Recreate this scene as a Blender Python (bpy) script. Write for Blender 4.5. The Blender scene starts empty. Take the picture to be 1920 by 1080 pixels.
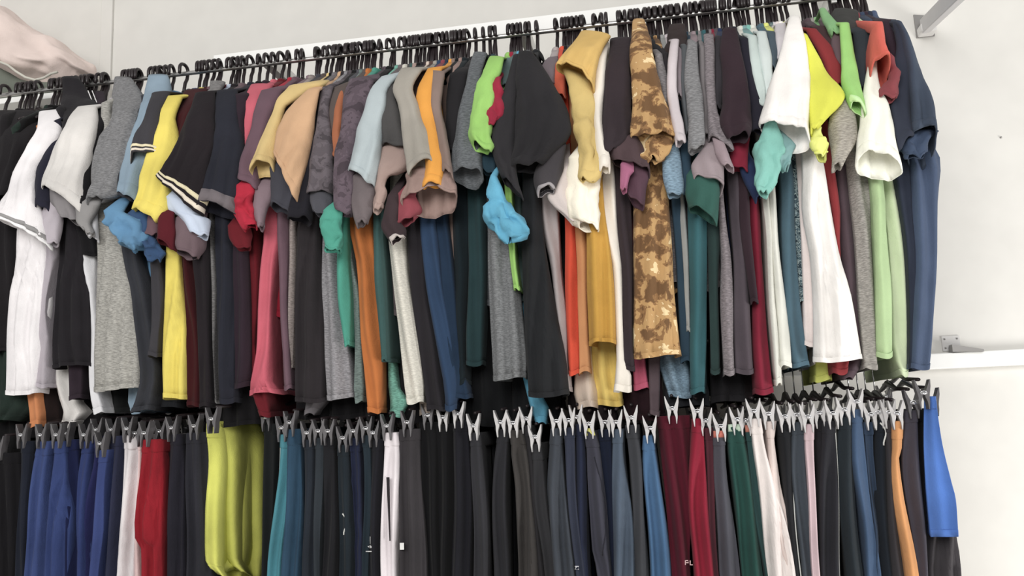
import bpy, bmesh, math, random
from mathutils import Vector, Matrix, noise

C = bpy.context.scene.collection
SC = bpy.context.scene
random.seed(11)

# ------------------------------------------------------------------ camera, world, lights, exposure
FPX = 1600.0                                     # focal length for a 1920 px wide frame
YAW, PITCH, ROLL = 0.1646, 0.1562, -0.0428
CAM = Vector((0.0, -2.0, 1.45))
FWD = Vector((-math.sin(YAW)*math.cos(PITCH), math.cos(YAW)*math.cos(PITCH), math.sin(PITCH)))
R0 = Vector((math.cos(YAW), math.sin(YAW), 0.0))
U0 = R0.cross(FWD)
RGT = R0*math.cos(ROLL) + U0*math.sin(ROLL)
UPV = -R0*math.sin(ROLL) + U0*math.cos(ROLL)
cam_data = bpy.data.cameras.new('camera')
cam_data.sensor_width = 36.0
cam_data.lens = FPX/1920*36.0
cam_data.clip_start = 0.05
cam = bpy.data.objects.new('camera', cam_data)
C.objects.link(cam)
cam.matrix_world = Matrix(((RGT.x, UPV.x, -FWD.x, CAM.x), (RGT.y, UPV.y, -FWD.y, CAM.y), (RGT.z, UPV.z, -FWD.z, CAM.z), (0, 0, 0, 1)))
SC.camera = cam

SC.view_settings.view_transform = 'Standard'
SC.view_settings.look = 'None'
SC.view_settings.gamma = 1.0
SC.view_settings.use_curve_mapping = False
SC.view_settings.exposure = 0.0

world = bpy.data.worlds.new('shop_daylight')
SC.world = world
world.use_nodes = True
bg = world.node_tree.nodes['Background']
bg.inputs[0].default_value = (1.0, 0.985, 0.96, 1)
bg.inputs[1].default_value = 0.46

def area(name, loc, target, sx, sy, power, col):
    ld = bpy.data.lights.new(name, 'AREA')
    ld.shape = 'RECTANGLE'; ld.size = sx; ld.size_y = sy; ld.energy = power; ld.color = col
    o = bpy.data.objects.new(name, ld); C.objects.link(o)
    o.location = loc
    o.rotation_euler = (Vector(target)-Vector(loc)).to_track_quat('-Z', 'Y').to_euler()
    return o
# broad soft light from the front; its source behind the camera is unseen
area('front_soft_light', (-0.6, -4.4, 2.9), (-0.5, 0, 1.9), 3.2, 1.8, 150, (1.0, 0.985, 0.96))
# a window to the right washes the wall beyond the end of the rails
area('side_window_daylight', (2.3, -1.1, 0.5), (1.1, 0.35, 1.0), 0.9, 1.0, 42, (1.0, 0.985, 0.96))

def px_ray(px, py):
    return (FWD*FPX + RGT*(px-960.0) + UPV*(540.0-py)).normalized()
def at(px, py, Y):
    """point seen at a pixel of the photograph, on the upright plane at depth Y"""
    d = px_ray(px, py)
    return CAM + d*((Y-CAM.y)/d.y)

RAIL_Z = CAM.z + 0.962       # upper rail
WAIST_Z = CAM.z + 0.03       # waistbands of the trousers
RAIL2_Z = CAM.z + 0.165      # lower rail
WALL_Y = 0.33
# ------------------------------------------------------------------ measured outlines
# tiles of the photograph in which the outlines were measured: origin x, origin y, magnification
TILE = {'A1': (0, 60, 2.7), 'A2': (400, 40, 2.7), 'A3': (800, 0, 2.7), 'A4': (1200, 0, 3.1765), 'A5': (1500, 0, 3.1765),
        'B1': (0, 400, 2.7), 'B2': (400, 380, 2.5714), 'B3': (800, 320, 2.25), 'B4': (1200, 300, 2.25), 'B5': (1480, 300, 2.25),
        'C1': (0, 730, 3.0857), 'C2': (360, 730, 3.0857), 'C3': (780, 730, 3.0857), 'C4': (1180, 700, 2.842), 'C5': (1480, 680, 2.7)}
# description, colour, sleeve outline (left x y, right x y per row), body outline (y, left x, right x per row), options
# options: d = centimetres nearer to the viewer, tilt = how much the sleeve mouth drops at its back, k = kind of cloth,
#          st = stripes round the sleeve edge, polo = has a collar, seam = colour of the sleeve edge
SHIRTS = [
 ("black shirt at the very left end of the rail", (44,40,44), "A1 -60 400 185 400; -60 560 150 520; -60 760 60 660; -60 860 20 800", "B1 0 -40 80; 250 -40 60; 470 -30 30; 700 -40 20", dict(d=-2)),
 ("white shirt with grey and white bands round its sleeve", (236,232,234), "A1 190 404 292 400; 165 500 275 510; 70 680 165 690; -5 820 165 850; -70 900 216 1070", "B1 60 60 200; 250 45 212; 400 20 215; 600 4 200; 800 0 170; 915 -8 156", dict(d=1,st='grey',tilt=.3)),
 ("navy shirt sleeve tucked behind the white banded shirt", (48,48,68), "A1 250 470 298 440; 205 600 292 560; 162 740 240 740; 160 800 240 800; 175 880 235 900", "", dict(d=0)),
 ("pale lilac grey shirt between white and black shirts", (176,168,176), "A1 230 860 290 860; 200 920 290 930; 195 980 285 1000; 215 1060 270 1070", "B1 40 200 290; 150 205 290; 250 212 262; 340 215 245; 500 205 225; 700 165 235; 880 165 222", dict(d=-1)),
 ("black polo with white collar lines standing above the rail", (46,42,48), "A1 310 228 385 226; 300 300 440 330; 296 380 450 380; 294 460 400 440; 300 560 380 560", "B1 0 285 400; 200 282 430; 400 246 440; 640 235 445; 775 240 442", dict(d=0,polo='white')),
 ("off-white polo with a wide ribbed sleeve edge", (214,210,206), "A1 385 380 475 376; 330 450 458 480; 262 570 420 620; 192 710 392 780; 184 760 372 860", "B1 780 255 340; 880 262 345; 960 285 375; 1000 292 400; 1040 296 380; 1080 300 355", dict(d=2,tilt=.5,rib=1)),
 ("mid grey sleeve hanging under the off-white polo", (132,128,130), "A1 240 790 370 820; 230 850 370 890; 300 910 385 950", "", dict(d=0,tilt=.3)),
 ("white vest showing only as a slim strip", (222,222,226), "A1 420 900 480 900; 440 960 480 960; 445 1030 475 1040", "B1 190 402 466; 400 430 468; 600 445 482; 850 442 482; 900 445 488; 1010 466 512", dict(d=-2)),
 ("black shirt squeezed right of the off-white polo", (36,34,38), "A1 470 374 545 370; 440 480 505 480; 400 620 465 640; 362 780 440 790; 350 860 430 880", "B1 60 370 440; 130 385 468; 195 395 470; 210 400 470", dict(d=0)),
 ("dark plum shirt with a low hem left of grey shirt", (62,48,60), "A1 480 300 520 300; 470 400 520 400; 440 500 500 500", "B1 200 330 440; 600 332 420; 800 335 400; 940 336 395", dict(d=-3)),
 ("grey flecked shirt with the broad heather body", (122,122,124), "A1 575 228 655 230; 553 310 705 330; 548 420 695 420; 480 520 660 560; 455 640 632 660; 438 770 590 780; 432 850 505 820", "B1 20 480 560; 120 472 592; 250 470 626; 450 460 665; 640 446 686; 840 443 690; 892 441 690", dict(d=1,tilt=.4,k='heather',bcol=(158,156,150))),
 ("light grey rolled sleeve under the heather shirt", (140,138,138), "A1 390 860 490 870; 372 880 470 900; 380 950 440 960; 420 1000 460 1010", "", dict(d=0,tilt=.5)),
 ("slate shirt just right of the heather shirt", (64,66,74), "A1 690 330 740 320; 650 450 710 440; 615 600 665 620; 595 740 660 760; 590 800 660 850", "B1 170 600 685; 400 650 748; 640 678 772; 850 688 780; 1000 640 750", dict(d=0)),
 ("light blue shirt with its shoulder at rail height", (136,158,176), "A1 745 218 838 216; 722 290 842 300; 690 400 800 400; 645 540 760 560; 604 700 690 720; 585 790 664 845", "B1 300 690 722; 600 690 722; 900 628 745; 1008 655 750", dict(d=1,tilt=.2,bd=-4)),
 ("charcoal polo with cream tipped sleeve", (70,68,74), "A1 765 310 850 300; 735 390 800 400; 685 500 790 490; 646 590 800 555; 640 640 803 580", "B1 130 745 792; 400 755 812; 600 757 796; 722 738 790", dict(d=3,st='cream',tilt=.9,polo='grey')),
 ("steel blue crumpled sleeve below the heather shirt", (92,138,176), "B1 520 -15 610 -10; 516 20 690 30; 550 60 700 60; 590 120 730 120; 640 170 680 180", "", dict(d=1,tilt=.4,wr=2)),
 ("darker blue crumpled sleeve beside the steel blue one", (58,88,130), "B1 640 0 740 0; 650 80 760 100; 700 160 790 180; 730 220 800 235", "B1 240 670 742; 600 700 760; 900 680 752", dict(d=0,wr=2)),
 ("bright yellow shirt with a full yellow body", (228,208,92), "A1 840 326 912 326; 795 400 870 420; 775 480 876 560; 732 610 862 620; 692 720 832 730; 668 820 828 850; 660 880 770 930", "B1 200 830 890; 400 815 906; 600 800 925; 800 793 930; 936 795 930", dict(d=2,tilt=.3)),
 ("dark maroon shirt right of the yellow shirt", (88,24,30), "A1 925 300 1040 285; 876 420 1000 400; 860 560 980 560; 830 640 930 660", "B1 160 870 962; 400 884 990; 700 925 1005; 975 932 1010", dict(d=0)),
 ("near-black shirt with twin cream lines on its sleeve", (46,38,44), "A1 985 310 1075 300; 930 430 1070 430; 880 560 1065 600; 815 660 1040 740; 766 712 988 905", "B1 130 960 1042; 500 985 1045; 980 1000 1062", dict(d=3,st='cream',tilt=.3)),
 ("pale blue sleeve flap under the cream-lined sleeve", (190,202,222), "A1 822 830 930 850; 820 890 1010 930; 900 930 1036 950; 960 1010 1030 1030", "", dict(d=1,tilt=.3)),
 ("grey brown rolled sleeve under the pale blue flap", (112,92,98), "B1 880 20 1020 50; 858 90 1010 110; 856 140 1000 160; 880 170 975 205", "", dict(d=0,tilt=.5)),
 ("small mauve sleeve end left of maroon lining", (112,84,92), "B1 750 0 800 0; 740 40 795 40; 732 95 790 105", "", dict(d=0)),
 ("wine red sleeve end below the yellow sleeve", (112,28,40), "B1 800 0 870 0; 790 60 868 60; 780 120 862 170", "", dict(d=1,tilt=.3)),
 ("navy polo with a dull grey sleeve edge", (48,50,64), "A1 1092 300 1190 290; 1078 400 1190 400; 1075 560 1205 560; 1022 720 1195 740; 985 850 1180 890", "B1 60 1075 1160; 500 1080 1172; 900 1090 1172; 960 1095 1170", dict(d=2,st='dull',tilt=.4)),
 ("thin heather grey shirt seen as one light edge", (120,118,118), "A1 1060 250 1130 250; 1060 330 1090 330; 1060 420 1085 420", "B1 60 1036 1076; 400 1038 1082; 700 1042 1078; 960 1060 1088", dict(d=0,k='heather')),
 ("dark plum shirt between navy polo and pink shirt", (62,44,58), "A1 1170 320 1245 318; 1130 440 1228 430; 1120 540 1222 540; 1120 640 1200 640", "B1 130 1165 1235; 500 1172 1250; 800 1170 1250; 880 1165 1245", dict(d=1)),
 ("dark red shirt behind the dusty pink one", (134,30,42), "B1 1150 60 1250 60; 1160 120 1250 110; 1180 160 1250 170", "B2 100 140 215; 300 145 212; 500 150 205; 700 150 190; 870 160 240; 1030 215 268", dict(d=-2)),
 ("dusty pink shirt with long rose body", (204,92,108), "A2 185 320 288 318; 155 400 225 420; 128 560 180 560; 106 700 150 720; 95 830 140 832", "B2 110 236 305; 300 215 292; 500 206 272; 700 195 268; 870 162 266; 920 155 305", dict(d=0)),
 ("scarlet crumpled sleeve below the dusty pink sleeve", (196,40,62), "A2 100 830 192 830; 98 890 190 880; 98 950 200 950; 146 1030 200 1030", "", dict(d=1,wr=2)),
 ("mauve shirt right of the dusty pink shirt", (112,84,96), "A2 238 350 340 345; 200 450 290 440; 160 600 240 600; 122 720 215 740; 106 800 216 835", "B2 180 300 352; 500 315 347; 900 338 372", dict(d=1)),
 ("grey mauve sleeve end beside the scarlet one", (128,108,116), "A2 205 840 290 840; 205 900 280 900; 200 950 260 940; 225 1040 245 1030", "", dict(d=0)),
 ("cream yellow shirt with rolled open sleeve", (216,186,122), "A2 372 326 545 312; 315 410 350 430; 258 540 318 550; 204 655 300 660; 180 720 288 700", "", dict(d=3,tilt=1.1)),
 ("dark taupe shirt between cream and tan shirts", (92,80,76), "A2 385 335 500 318; 335 430 480 400; 316 520 350 520; 300 600 330 600", "", dict(d=1)),
 ("tan shirt with a wide bell shaped sleeve", (200,158,120), "A2 478 345 530 344; 376 430 502 440; 318 540 478 560; 298 600 462 640; 290 650 408 850", "", dict(d=4,tilt=.5)),
 ("slate sleeve ring under the tan sleeve", (74,74,84), "A2 285 740 345 720; 285 820 400 860; 290 920 385 960", "", dict(d=1,tilt=.4)),
 ("blue-black shirt right of the tan shirt", (42,40,50), "A2 520 360 570 350; 492 470 525 480; 440 680 525 700; 400 850 500 880; 375 990 480 1000", "B2 120 385 492; 400 372 512; 700 376 516; 960 378 516", dict(d=1,bcol=(58,52,56))),
 ("beige flecked shirt seen as a thin strip", (150,138,134), "", "B2 170 358 390; 500 350 382; 800 362 380", dict(d=-1,k='heather')),
 ("grey brown camouflage shirt beside the tan shirt", (98,90,96), "A2 540 340 600 330; 530 460 575 450; 500 640 592 640; 476 780 592 785; 457 855 592 870", "", dict(d=2,k='dimcamo')),
 ("dark slate sleeve ring under grey brown camouflage", (84,84,92), "A2 480 860 592 870; 478 900 590 910; 500 960 560 970", "", dict(d=1,tilt=.4)),
 ("taupe shirt left of the plum camouflage shirt", (98,86,82), "A2 600 338 690 325; 565 440 640 440; 550 560 610 560; 560 660 600 660", "", dict(d=1)),
 ("rust orange shirt glimpsed between two camouflage shirts", (168,98,66), "A2 632 360 662 350; 606 460 650 450; 597 560 640 560; 596 680 640 680", "B2 80 640 762; 300 678 772; 600 695 796; 800 715 802; 1012 736 797", dict(d=1,bcol=(192,108,52))),
 ("plum camouflage shirt with muted blotches", (98,84,94), "A2 690 290 800 300; 655 370 785 380; 640 520 742 520; 610 660 710 700; 594 820 692 860; 598 930 682 975", "", dict(d=3,k='dimcamo')),
 ("bright green crumpled sleeve beside the plum camouflage", (70,152,132), "B2 530 35 612 40; 520 90 604 110; 524 150 602 160; 548 220 600 210", "B2 150 596 640; 300 586 642; 450 590 652; 600 615 655; 690 635 655", dict(d=2,wr=2)),
 ("grey green shirt with thin pale edge", (106,122,118), "", "B2 200 640 660; 450 668 700; 700 680 710; 900 672 718; 960 680 715", dict(d=-2,k='heather')),
 ("grey flecked shirt below the bright green sleeve", (138,136,140), "", "B2 200 512 590; 400 514 590; 600 516 622; 800 522 652; 945 532 666", dict(d=-1,k='heather')),
 ("taupe sleeve directly above the rust orange body", (108,98,100), "A2 690 780 800 800; 690 850 806 870; 700 960 796 950; 725 1025 770 1010", "", dict(d=2)),
 ("pale blue-grey shirt with smooth wide sleeve", (172,184,188), "A2 850 280 925 275; 795 340 865 350; 752 470 850 480; 705 620 835 640; 678 735 800 800", "B2 70 765 802; 400 775 818; 760 810 832", dict(d=4,tilt=.7,bcol=(62,98,96))),
 ("dark grey shirt with a triangular sleeve", (82,80,80), "A2 862 285 920 285; 850 380 912 390; 838 520 950 520; 835 622 972 628", "", dict(d=3)),
 ("putty grey shirt with long twisted sleeve", (158,152,142), "A2 948 238 1045 240; 906 330 1000 330; 920 420 1040 440; 955 580 1082 590; 990 750 1102 690", "", dict(d=5,tilt=.3)),
 ("dusty beige sleeve under the triangular grey sleeve", (162,138,130), "A2 842 640 975 640; 826 730 985 720; 815 800 870 790; 812 880 862 870; 815 940 850 930", "", dict(d=2,wr=1.5)),
 ("large taupe sleeve folded under the putty shirt", (152,126,118), "A2 985 750 1190 755; 955 800 1205 800; 942 850 1210 838", "", dict(d=3,tilt=1.0,wr=1.4)),
 ("orange shirt between putty and brown shirts", (226,152,60), "A2 1085 240 1152 236; 1035 330 1110 330; 1022 400 1120 400; 1055 560 1140 560; 1075 680 1160 700; 1060 830 1150 820", "", dict(d=4)),
 ("grey brown shirt beside the orange shirt", (132,112,104), "A2 1105 250 1165 258; 1108 400 1150 410; 1135 560 1180 600; 1155 740 1203 780", "", dict(d=4)),
 ("dark brown shirt behind the putty shirt", (96,72,66), "A2 985 285 1045 275; 975 340 1040 340; 998 410 1035 410", "", dict(d=1)),
 ("maroon pink sleeve end below the taupe sleeve", (150,68,78), "A2 935 870 1015 880; 920 940 1040 940; 916 1005 1000 985", "", dict(d=1,tilt=.3)),
 ("dark brown sleeve with pale edge above white body", (74,58,62), "A2 885 880 935 880; 855 980 930 990; 845 1040 960 1040; 900 1110 960 1080", "", dict(d=1,seam=(190,180,175))),
 ("off-white flecked shirt with hem above the clips", (208,204,192), "", "B2 130 832 918; 300 850 922; 500 870 952; 700 890 992; 900 914 1006; 965 926 1004", dict(d=1,k='palefleck')),
 ("teal shirt hem low beneath the off-white shirt", (112,172,154), "", "B2 700 835 870; 870 838 880; 950 840 935; 1030 845 900", dict(d=-2,k='heather')),
 ("cream hem peeking beside the dark trousers", (214,196,182), "", "B2 700 1000 1030; 900 990 1040; 960 985 1040; 1018 985 1062", dict(d=-3)),
 ("charcoal shirt right of the off-white flecked shirt", (50,46,52), "", "B2 90 920 1000; 400 940 1022; 700 985 1076; 1000 1022 1112", dict(d=0)),
 ("royal navy shirt with a wide blue body", (50,76,112), "", "B2 60 988 1060; 200 992 1080; 400 1015 1100; 700 1068 1150; 900 1108 1170; 1000 1112 1162", dict(d=0)),
 ("darker blue shirt pressed against the royal navy one", (38,62,92), "", "B2 40 1055 1120; 200 1078 1140; 400 1095 1160; 700 1120 1180; 940 1150 1230", dict(d=-1)),
 ("black shirt left of the grey denim-look sleeve", (48,46,50), "A3 118 372 200 368; 102 500 182 500; 95 640 165 640; 98 760 135 760", "", dict(d=1)),
 ("blue grey denim-look shirt with heavy sleeve", (98,102,106), "A3 240 265 300 268; 200 390 262 400; 158 560 250 580; 124 730 262 760; 118 830 268 850", "", dict(d=3,k='heather',tilt=1.0)),
 ("lime green shirt with rolled bright sleeve", (146,198,98), "A3 320 286 385 290; 288 350 372 350; 256 440 345 440; 224 570 325 590; 206 680 328 690; 235 720 318 750", "B3 270 338 366; 400 352 376; 500 368 392", dict(d=5,wr=1.3)),
 ("crimson sleeve end poking out beside the lime sleeve", (176,40,66), "A3 350 396 368 400; 292 510 384 500; 300 580 384 575; 330 632 360 600", "", dict(d=5,wr=1.5)),
 ("grey teal shirt behind the lime green shoulder", (92,112,112), "A3 385 295 455 300; 375 360 420 360; 380 440 412 440", "", dict(d=1)),
 ("dark grey shirt between lime and black shirts", (58,56,60), "A3 440 280 475 275; 400 430 450 430; 345 600 440 600; 325 710 436 740; 335 790 440 850; 375 880 476 980", "B3 140 258 300; 260 250 350; 400 250 372; 600 256 396; 800 265 415; 878 270 410", dict(d=4,tilt=.4,k='plain',bcol=(112,114,116),bk='heather')),
 ("deep teal sleeve tucked under the dark grey one", (44,72,88), "A3 235 730 335 740; 245 790 350 800; 280 850 340 870", "", dict(d=1)),
 ("black shirt with the biggest fan shaped sleeve", (52,50,54), "A3 468 260 530 262; 452 360 612 380; 446 500 686 500; 442 620 722 620; 438 730 700 700; 430 836 575 826", "B3 50 400 470; 300 392 492; 600 402 542; 800 412 582; 950 422 596", dict(d=5,tilt=.1,bcol=(46,48,52))),
 ("charcoal sleeve ring under the fan shaped sleeve", (74,70,74), "A3 600 790 700 730; 555 850 680 840; 545 900 665 890; 562 965 640 935", "", dict(d=3,tilt=.6,seam=(150,145,148))),
 ("mauve grey shirt right of the black fan sleeve", (116,104,110), "A3 600 306 660 300; 580 350 650 350; 600 420 650 420", "B3 130 470 552; 400 520 562; 600 545 586; 800 560 592; 930 568 602", dict(d=0,bcol=(174,164,164))),
 ("orange red shirt glimpsed left of the mustard shirt", (206,92,66), "A3 655 322 700 320; 646 400 700 400; 655 480 700 480", "B3 200 580 622; 500 580 636; 700 590 642; 860 600 642", dict(d=0,bcol=(222,76,52))),
 ("mustard shirt with its shoulder raised to rail level", (216,176,98), "A3 780 153 925 172; 724 220 862 262; 656 292 842 402", "B3 120 668 745; 300 670 770; 500 670 790; 725 680 797", dict(d=7,tilt=.35,bcol=(196,146,58))),
 ("pale yellow drape hanging below the mustard shoulder", (206,178,108), "A3 690 340 830 430; 735 480 850 480; 752 640 852 640; 775 780 885 790; 775 870 885 860; 790 915 860 900", "B3 600 690 740; 725 690 800; 850 692 815; 990 720 828", dict(d=4,wr=1.6,bcol=(228,196,100))),
 ("cream-white shirt with sunlit sleeve below mustard drape", (242,234,214), "B3 600 -60 740 -60; 590 40 730 40; 588 120 724 120; 600 180 720 190; 645 218 722 240", "", dict(d=2,wr=1.4)),
 ("pinkish white sleeve left of the cream-white one", (206,194,190), "B3 520 0 605 -10; 510 90 605 90; 540 150 620 150; 610 210 650 215", "", dict(d=1,tilt=.3)),
 ("peach orange shirt strip left of the mustard body", (206,142,92), "", "B3 200 618 672; 500 632 676; 700 640 682; 850 642 692", dict(d=0)),
 ("beige hem below the orange red shirt", (212,192,174), "", "B3 700 640 690; 860 620 702; 940 615 722; 1000 632 720", dict(d=-2)),
 ("ivory shirt with a long narrow pale body", (226,218,206), "A3 882 212 918 215; 852 300 902 300; 846 480 888 480; 850 620 882 620; 862 780 920 780; 870 850 920 850", "B3 0 740 792; 100 724 802; 250 740 806; 400 780 822; 600 792 828; 800 800 834; 850 795 860; 930 788 862", dict(d=4)),
 ("dark plum brown shirt left of the tan camouflage", (66,54,60), "A3 932 195 1032 190; 922 300 1025 300; 892 480 1030 500; 880 630 1036 650; 882 760 950 740", "B3 150 790 862; 400 812 868; 700 826 868; 840 832 875", dict(d=4,tilt=.2)),
 ("cocoa brown sleeve under the dark plum brown shirt", (90,70,74), "A3 905 690 1065 690; 905 760 1125 770; 935 790 1130 850", "", dict(d=3,tilt=.3)),
 ("mauve wine sleeve below the cocoa sleeve", (96,66,80), "A3 1010 830 1125 870; 1010 900 1115 930; 1010 960 1095 1035", "", dict(d=1)),
 ("small pink sleeve corner beside the mauve wine sleeve", (160,92,122), "A3 985 830 1045 862; 982 880 1020 885; 980 945 1005 950", "", dict(d=3)),
 ("rosy sliver of shirt left of the camouflage sleeve", (150,110,118), "A3 1020 400 1040 400; 1006 440 1036 440; 1008 500 1034 500", "B3 700 862 930; 790 868 922; 920 872 938", dict(d=1,bcol=(214,98,128))),
 ("tan desert camouflage shirt with large brown blotches", (186,144,98), "A3 1048 98 1098 98; 1036 190 1130 200; 1032 330 1150 330; 1038 460 1196 450; 1040 570 1232 560; 1036 668 1256 676", "B3 0 920 1010; 100 872 1020; 300 868 1036; 500 868 1046; 700 866 1066; 782 868 1076", dict(d=5,k='camo')),
 ("crumpled camouflage under-sleeve below the tan one", (168,124,86), "A3 1070 680 1240 684; 1082 750 1228 740; 1098 800 1170 790", "", dict(d=3,k='camo',tilt=.5,wr=2)),
 ("sky blue crumpled sleeve hanging low at centre", (92,166,198), "B3 272 20 292 25; 246 110 330 100; 244 180 376 180; 262 225 404 240; 300 265 395 272; 330 290 362 282", "B3 890 405 450; 960 430 500; 1030 440 515; 1065 460 500", dict(d=3,wr=2)),
 ("deep teal shirt body left of the flecked grey body", (42,72,76), "", "B3 60 165 242; 400 168 247; 700 160 236; 820 160 232", dict(d=-1)),
 ("blackish teal shirt between blue and teal bodies", (30,46,54), "", "B3 60 95 168; 400 110 170; 600 104 164; 900 116 160", dict(d=-2)),
 ("grey shirt edge right of the camouflage sleeve", (130,126,128), "A4 95 330 128 322; 100 460 158 470; 130 600 172 640", "", dict(d=2,k='heather')),
 ("washed denim blue sleeve beneath the camouflage edge", (122,148,168), "A4 135 880 225 850; 140 960 240 960; 150 1080 255 1080; 165 1160 250 1150", "B4 700 60 140; 830 72 212; 900 90 218; 1000 124 220", dict(d=1,k='heather')),
 ("navy teal sleeve right of the denim blue sleeve", (52,78,98), "A4 235 860 300 840; 240 960 300 960; 255 1080 310 1080; 262 1140 300 1130", "B4 150 130 192; 400 150 202; 700 165 212; 850 170 214", dict(d=0)),
 ("pinkish white slim shirt right of the camouflage", (200,190,194), "A4 188 238 228 236; 168 380 216 380; 172 580 224 580; 200 740 258 740; 222 850 274 832", "", dict(d=4)),
 ("black shirt seen behind the pinkish white one", (58,54,58), "A4 125 322 165 320; 138 440 166 440; 150 540 170 540", "", dict(d=1)),
 ("dark brown collar stump above the pinkish white shirt", (66,50,50), "A4 178 148 264 142; 168 190 270 190; 162 240 272 240; 150 320 268 320; 160 420 230 420", "", dict(d=0)),
 ("mauve grey shirt beside the pinkish white one", (142,130,136), "A4 212 260 245 300; 214 400 246 420; 228 560 252 580", "", dict(d=2)),
 ("slate grey shirt second right of pinkish white", (92,96,100), "A4 248 282 285 280; 246 440 275 450; 260 620 285 640; 275 780 305 800", "", dict(d=2)),
 ("mid grey shirt with a straight open sleeve", (124,124,126), "A4 290 256 336 254; 274 400 346 420; 276 560 366 570; 286 720 376 730; 292 900 378 860", "", dict(d=4,k='heather',tilt=.3)),
 ("dark slate shirt between two mid grey sleeves", (62,62,66), "A4 340 275 375 290; 350 400 380 400; 368 560 392 560", "B4 260 282 342; 500 290 332; 900 300 340", dict(d=1,bcol=(52,76,74))),
 ("ash grey shirt with narrow upper sleeve", (132,126,128), "A4 358 282 395 280; 362 440 402 440; 380 620 420 620; 372 790 420 800", "", dict(d=2)),
 ("warm grey shirt with flared sleeve above a grey ring", (124,116,120), "A4 385 206 434 206; 392 340 442 340; 398 500 440 540; 404 640 455 660; 410 810 562 870", "B4 240 335 362; 400 345 386; 600 340 396; 800 350 396; 905 356 400", dict(d=4,tilt=.3,k='heather')),
 ("pinkish grey sleeve ring above the green sleeve", (146,132,136), "A4 380 880 500 860; 322 975 505 960; 332 1020 500 1070", "", dict(d=3,tilt=.9)),
 ("rose grey tab of sleeve beside the grey ring", (150,132,138), "A4 440 830 500 855; 450 900 520 930; 480 960 548 995", "", dict(d=4)),
 ("charcoal shirt left of the plum rolled sleeve", (68,64,70), "A4 452 222 492 220; 442 380 496 380; 432 540 492 560; 440 640 484 640", "B4 100 372 432; 400 396 462; 700 396 472; 900 400 482", dict(d=3,bcol=(90,80,88))),
 ("plum brown shirt with a rolled dark sleeve", (68,48,58), "A4 500 172 570 170; 478 300 602 300; 494 450 632 450; 500 600 652 620; 482 700 656 720; 520 790 640 790", "B4 100 412 460; 300 425 470; 600 470 500", dict(d=5,tilt=.6)),
 ("midnight navy shirt right of the plum rolled sleeve", (50,48,64), "A4 600 232 642 230; 600 350 655 350; 640 500 690 520; 650 650 742 670; 660 760 746 770", "B4 40 430 470; 120 435 480; 150 440 480", dict(d=3)),
 ("burgundy shirt with long red body near centre right", (156,38,62), "A4 552 840 650 815; 546 920 642 930; 540 995 640 1000", "B4 150 430 502; 400 460 517; 600 475 532; 800 476 548; 985 490 567", dict(d=1,tilt=.3)),
 ("navy sleeve corner under the burgundy sleeve", (46,62,104), "A4 600 1000 690 980; 630 1080 720 1060; 690 1180 720 1150", "", dict(d=0)),
 ("bottle green sleeve under the pinkish grey ring", (52,98,88), "B4 200 60 335 70; 197 130 338 140; 205 178 322 252", "B4 190 200 286; 400 206 286; 600 212 284; 800 210 282; 982 214 272", dict(d=2,tilt=.3,bcol=(54,104,112))),
 ("silvery edge of shirt left of the teal body", (150,152,150), "", "B4 200 165 192; 400 180 205; 600 190 210; 720 198 212", dict(d=0)),
 ("mint white shirt left of its paler neighbour", (194,208,204), "A4 645 216 690 214; 660 340 712 340; 680 480 742 500; 700 620 742 620", "B4 130 513 546; 300 533 562; 600 545 572; 900 570 602; 945 575 600", dict(d=3,bcol=(214,214,204))),
 ("pale silver mint shirt beside the white sleeve", (204,214,212), "A4 702 192 748 190; 710 300 772 300; 738 440 792 440; 748 560 782 540", "B4 110 545 572; 400 560 592; 700 580 632; 870 595 642", dict(d=3,bcol=(224,224,214))),
 ("slate blue shirt left of the big white sleeve", (80,96,108), "A4 755 192 800 190; 765 290 822 290; 788 400 812 400", "B4 60 595 652; 300 600 657; 600 610 682; 870 640 722", dict(d=2,bcol=(78,108,124))),
 ("lilac white shirt just behind the big white sleeve", (206,200,204), "A4 812 146 868 142; 820 230 880 230; 820 340 850 330", "", dict(d=2)),
 ("white shirt with the largest bright cone sleeve", (240,236,232), "A4 898 96 948 100; 862 230 982 250; 806 420 1000 450; 762 590 1012 620; 725 694 1024 790", "B5 0 60 150; 200 64 186; 400 98 226; 600 112 282; 845 112 322", dict(d=7,tilt=.55)),
 ("pinkish white shirt strip left of the white body", (230,216,212), "", "B5 0 30 66; 300 50 106; 600 60 116; 782 62 116", dict(d=1)),
 ("aqua green crumpled sleeve under the white cone sleeve", (122,184,172), "A4 755 720 810 730; 712 830 846 810; 676 880 848 880; 688 980 836 970; 684 1080 826 1070; 700 1140 780 1150", "", dict(d=4,wr=1.6)),
 ("teal folded sleeve right of the aqua one", (120,160,160), "A4 830 780 925 860; 838 880 925 900; 842 960 900 940; 862 985 885 975", "", dict(d=3,wr=1.6)),
 ("dark shirt with a pale paisley print", (60,76,84), "", "B4 0 632 668; 200 645 684; 450 662 694; 600 670 700", dict(d=0,k='paisley')),
 ("neon yellow shirt with pointed open sleeve", (220,222,74), "A5 22 200 42 215; 30 310 108 330; 40 420 175 440; 54 520 258 555; 68 640 246 600; 78 775 110 740", "B5 800 118 170; 860 116 180; 930 114 185", dict(d=6,bcol=(226,232,110))),
 ("lemon bunched sleeve below the neon yellow sleeve", (226,230,120), "A5 78 770 125 755; 76 830 150 830; 84 880 168 880; 120 920 165 905", "", dict(d=5,wr=2)),
 ("brick red shirt right of the neon yellow one", (160,54,58), "A5 44 172 98 176; 92 270 180 275; 130 350 205 345; 160 410 250 410; 210 520 255 500", "B5 0 145 192; 200 180 217; 400 203 218; 850 180 262; 900 190 250", dict(d=3,tilt=.4)),
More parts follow.
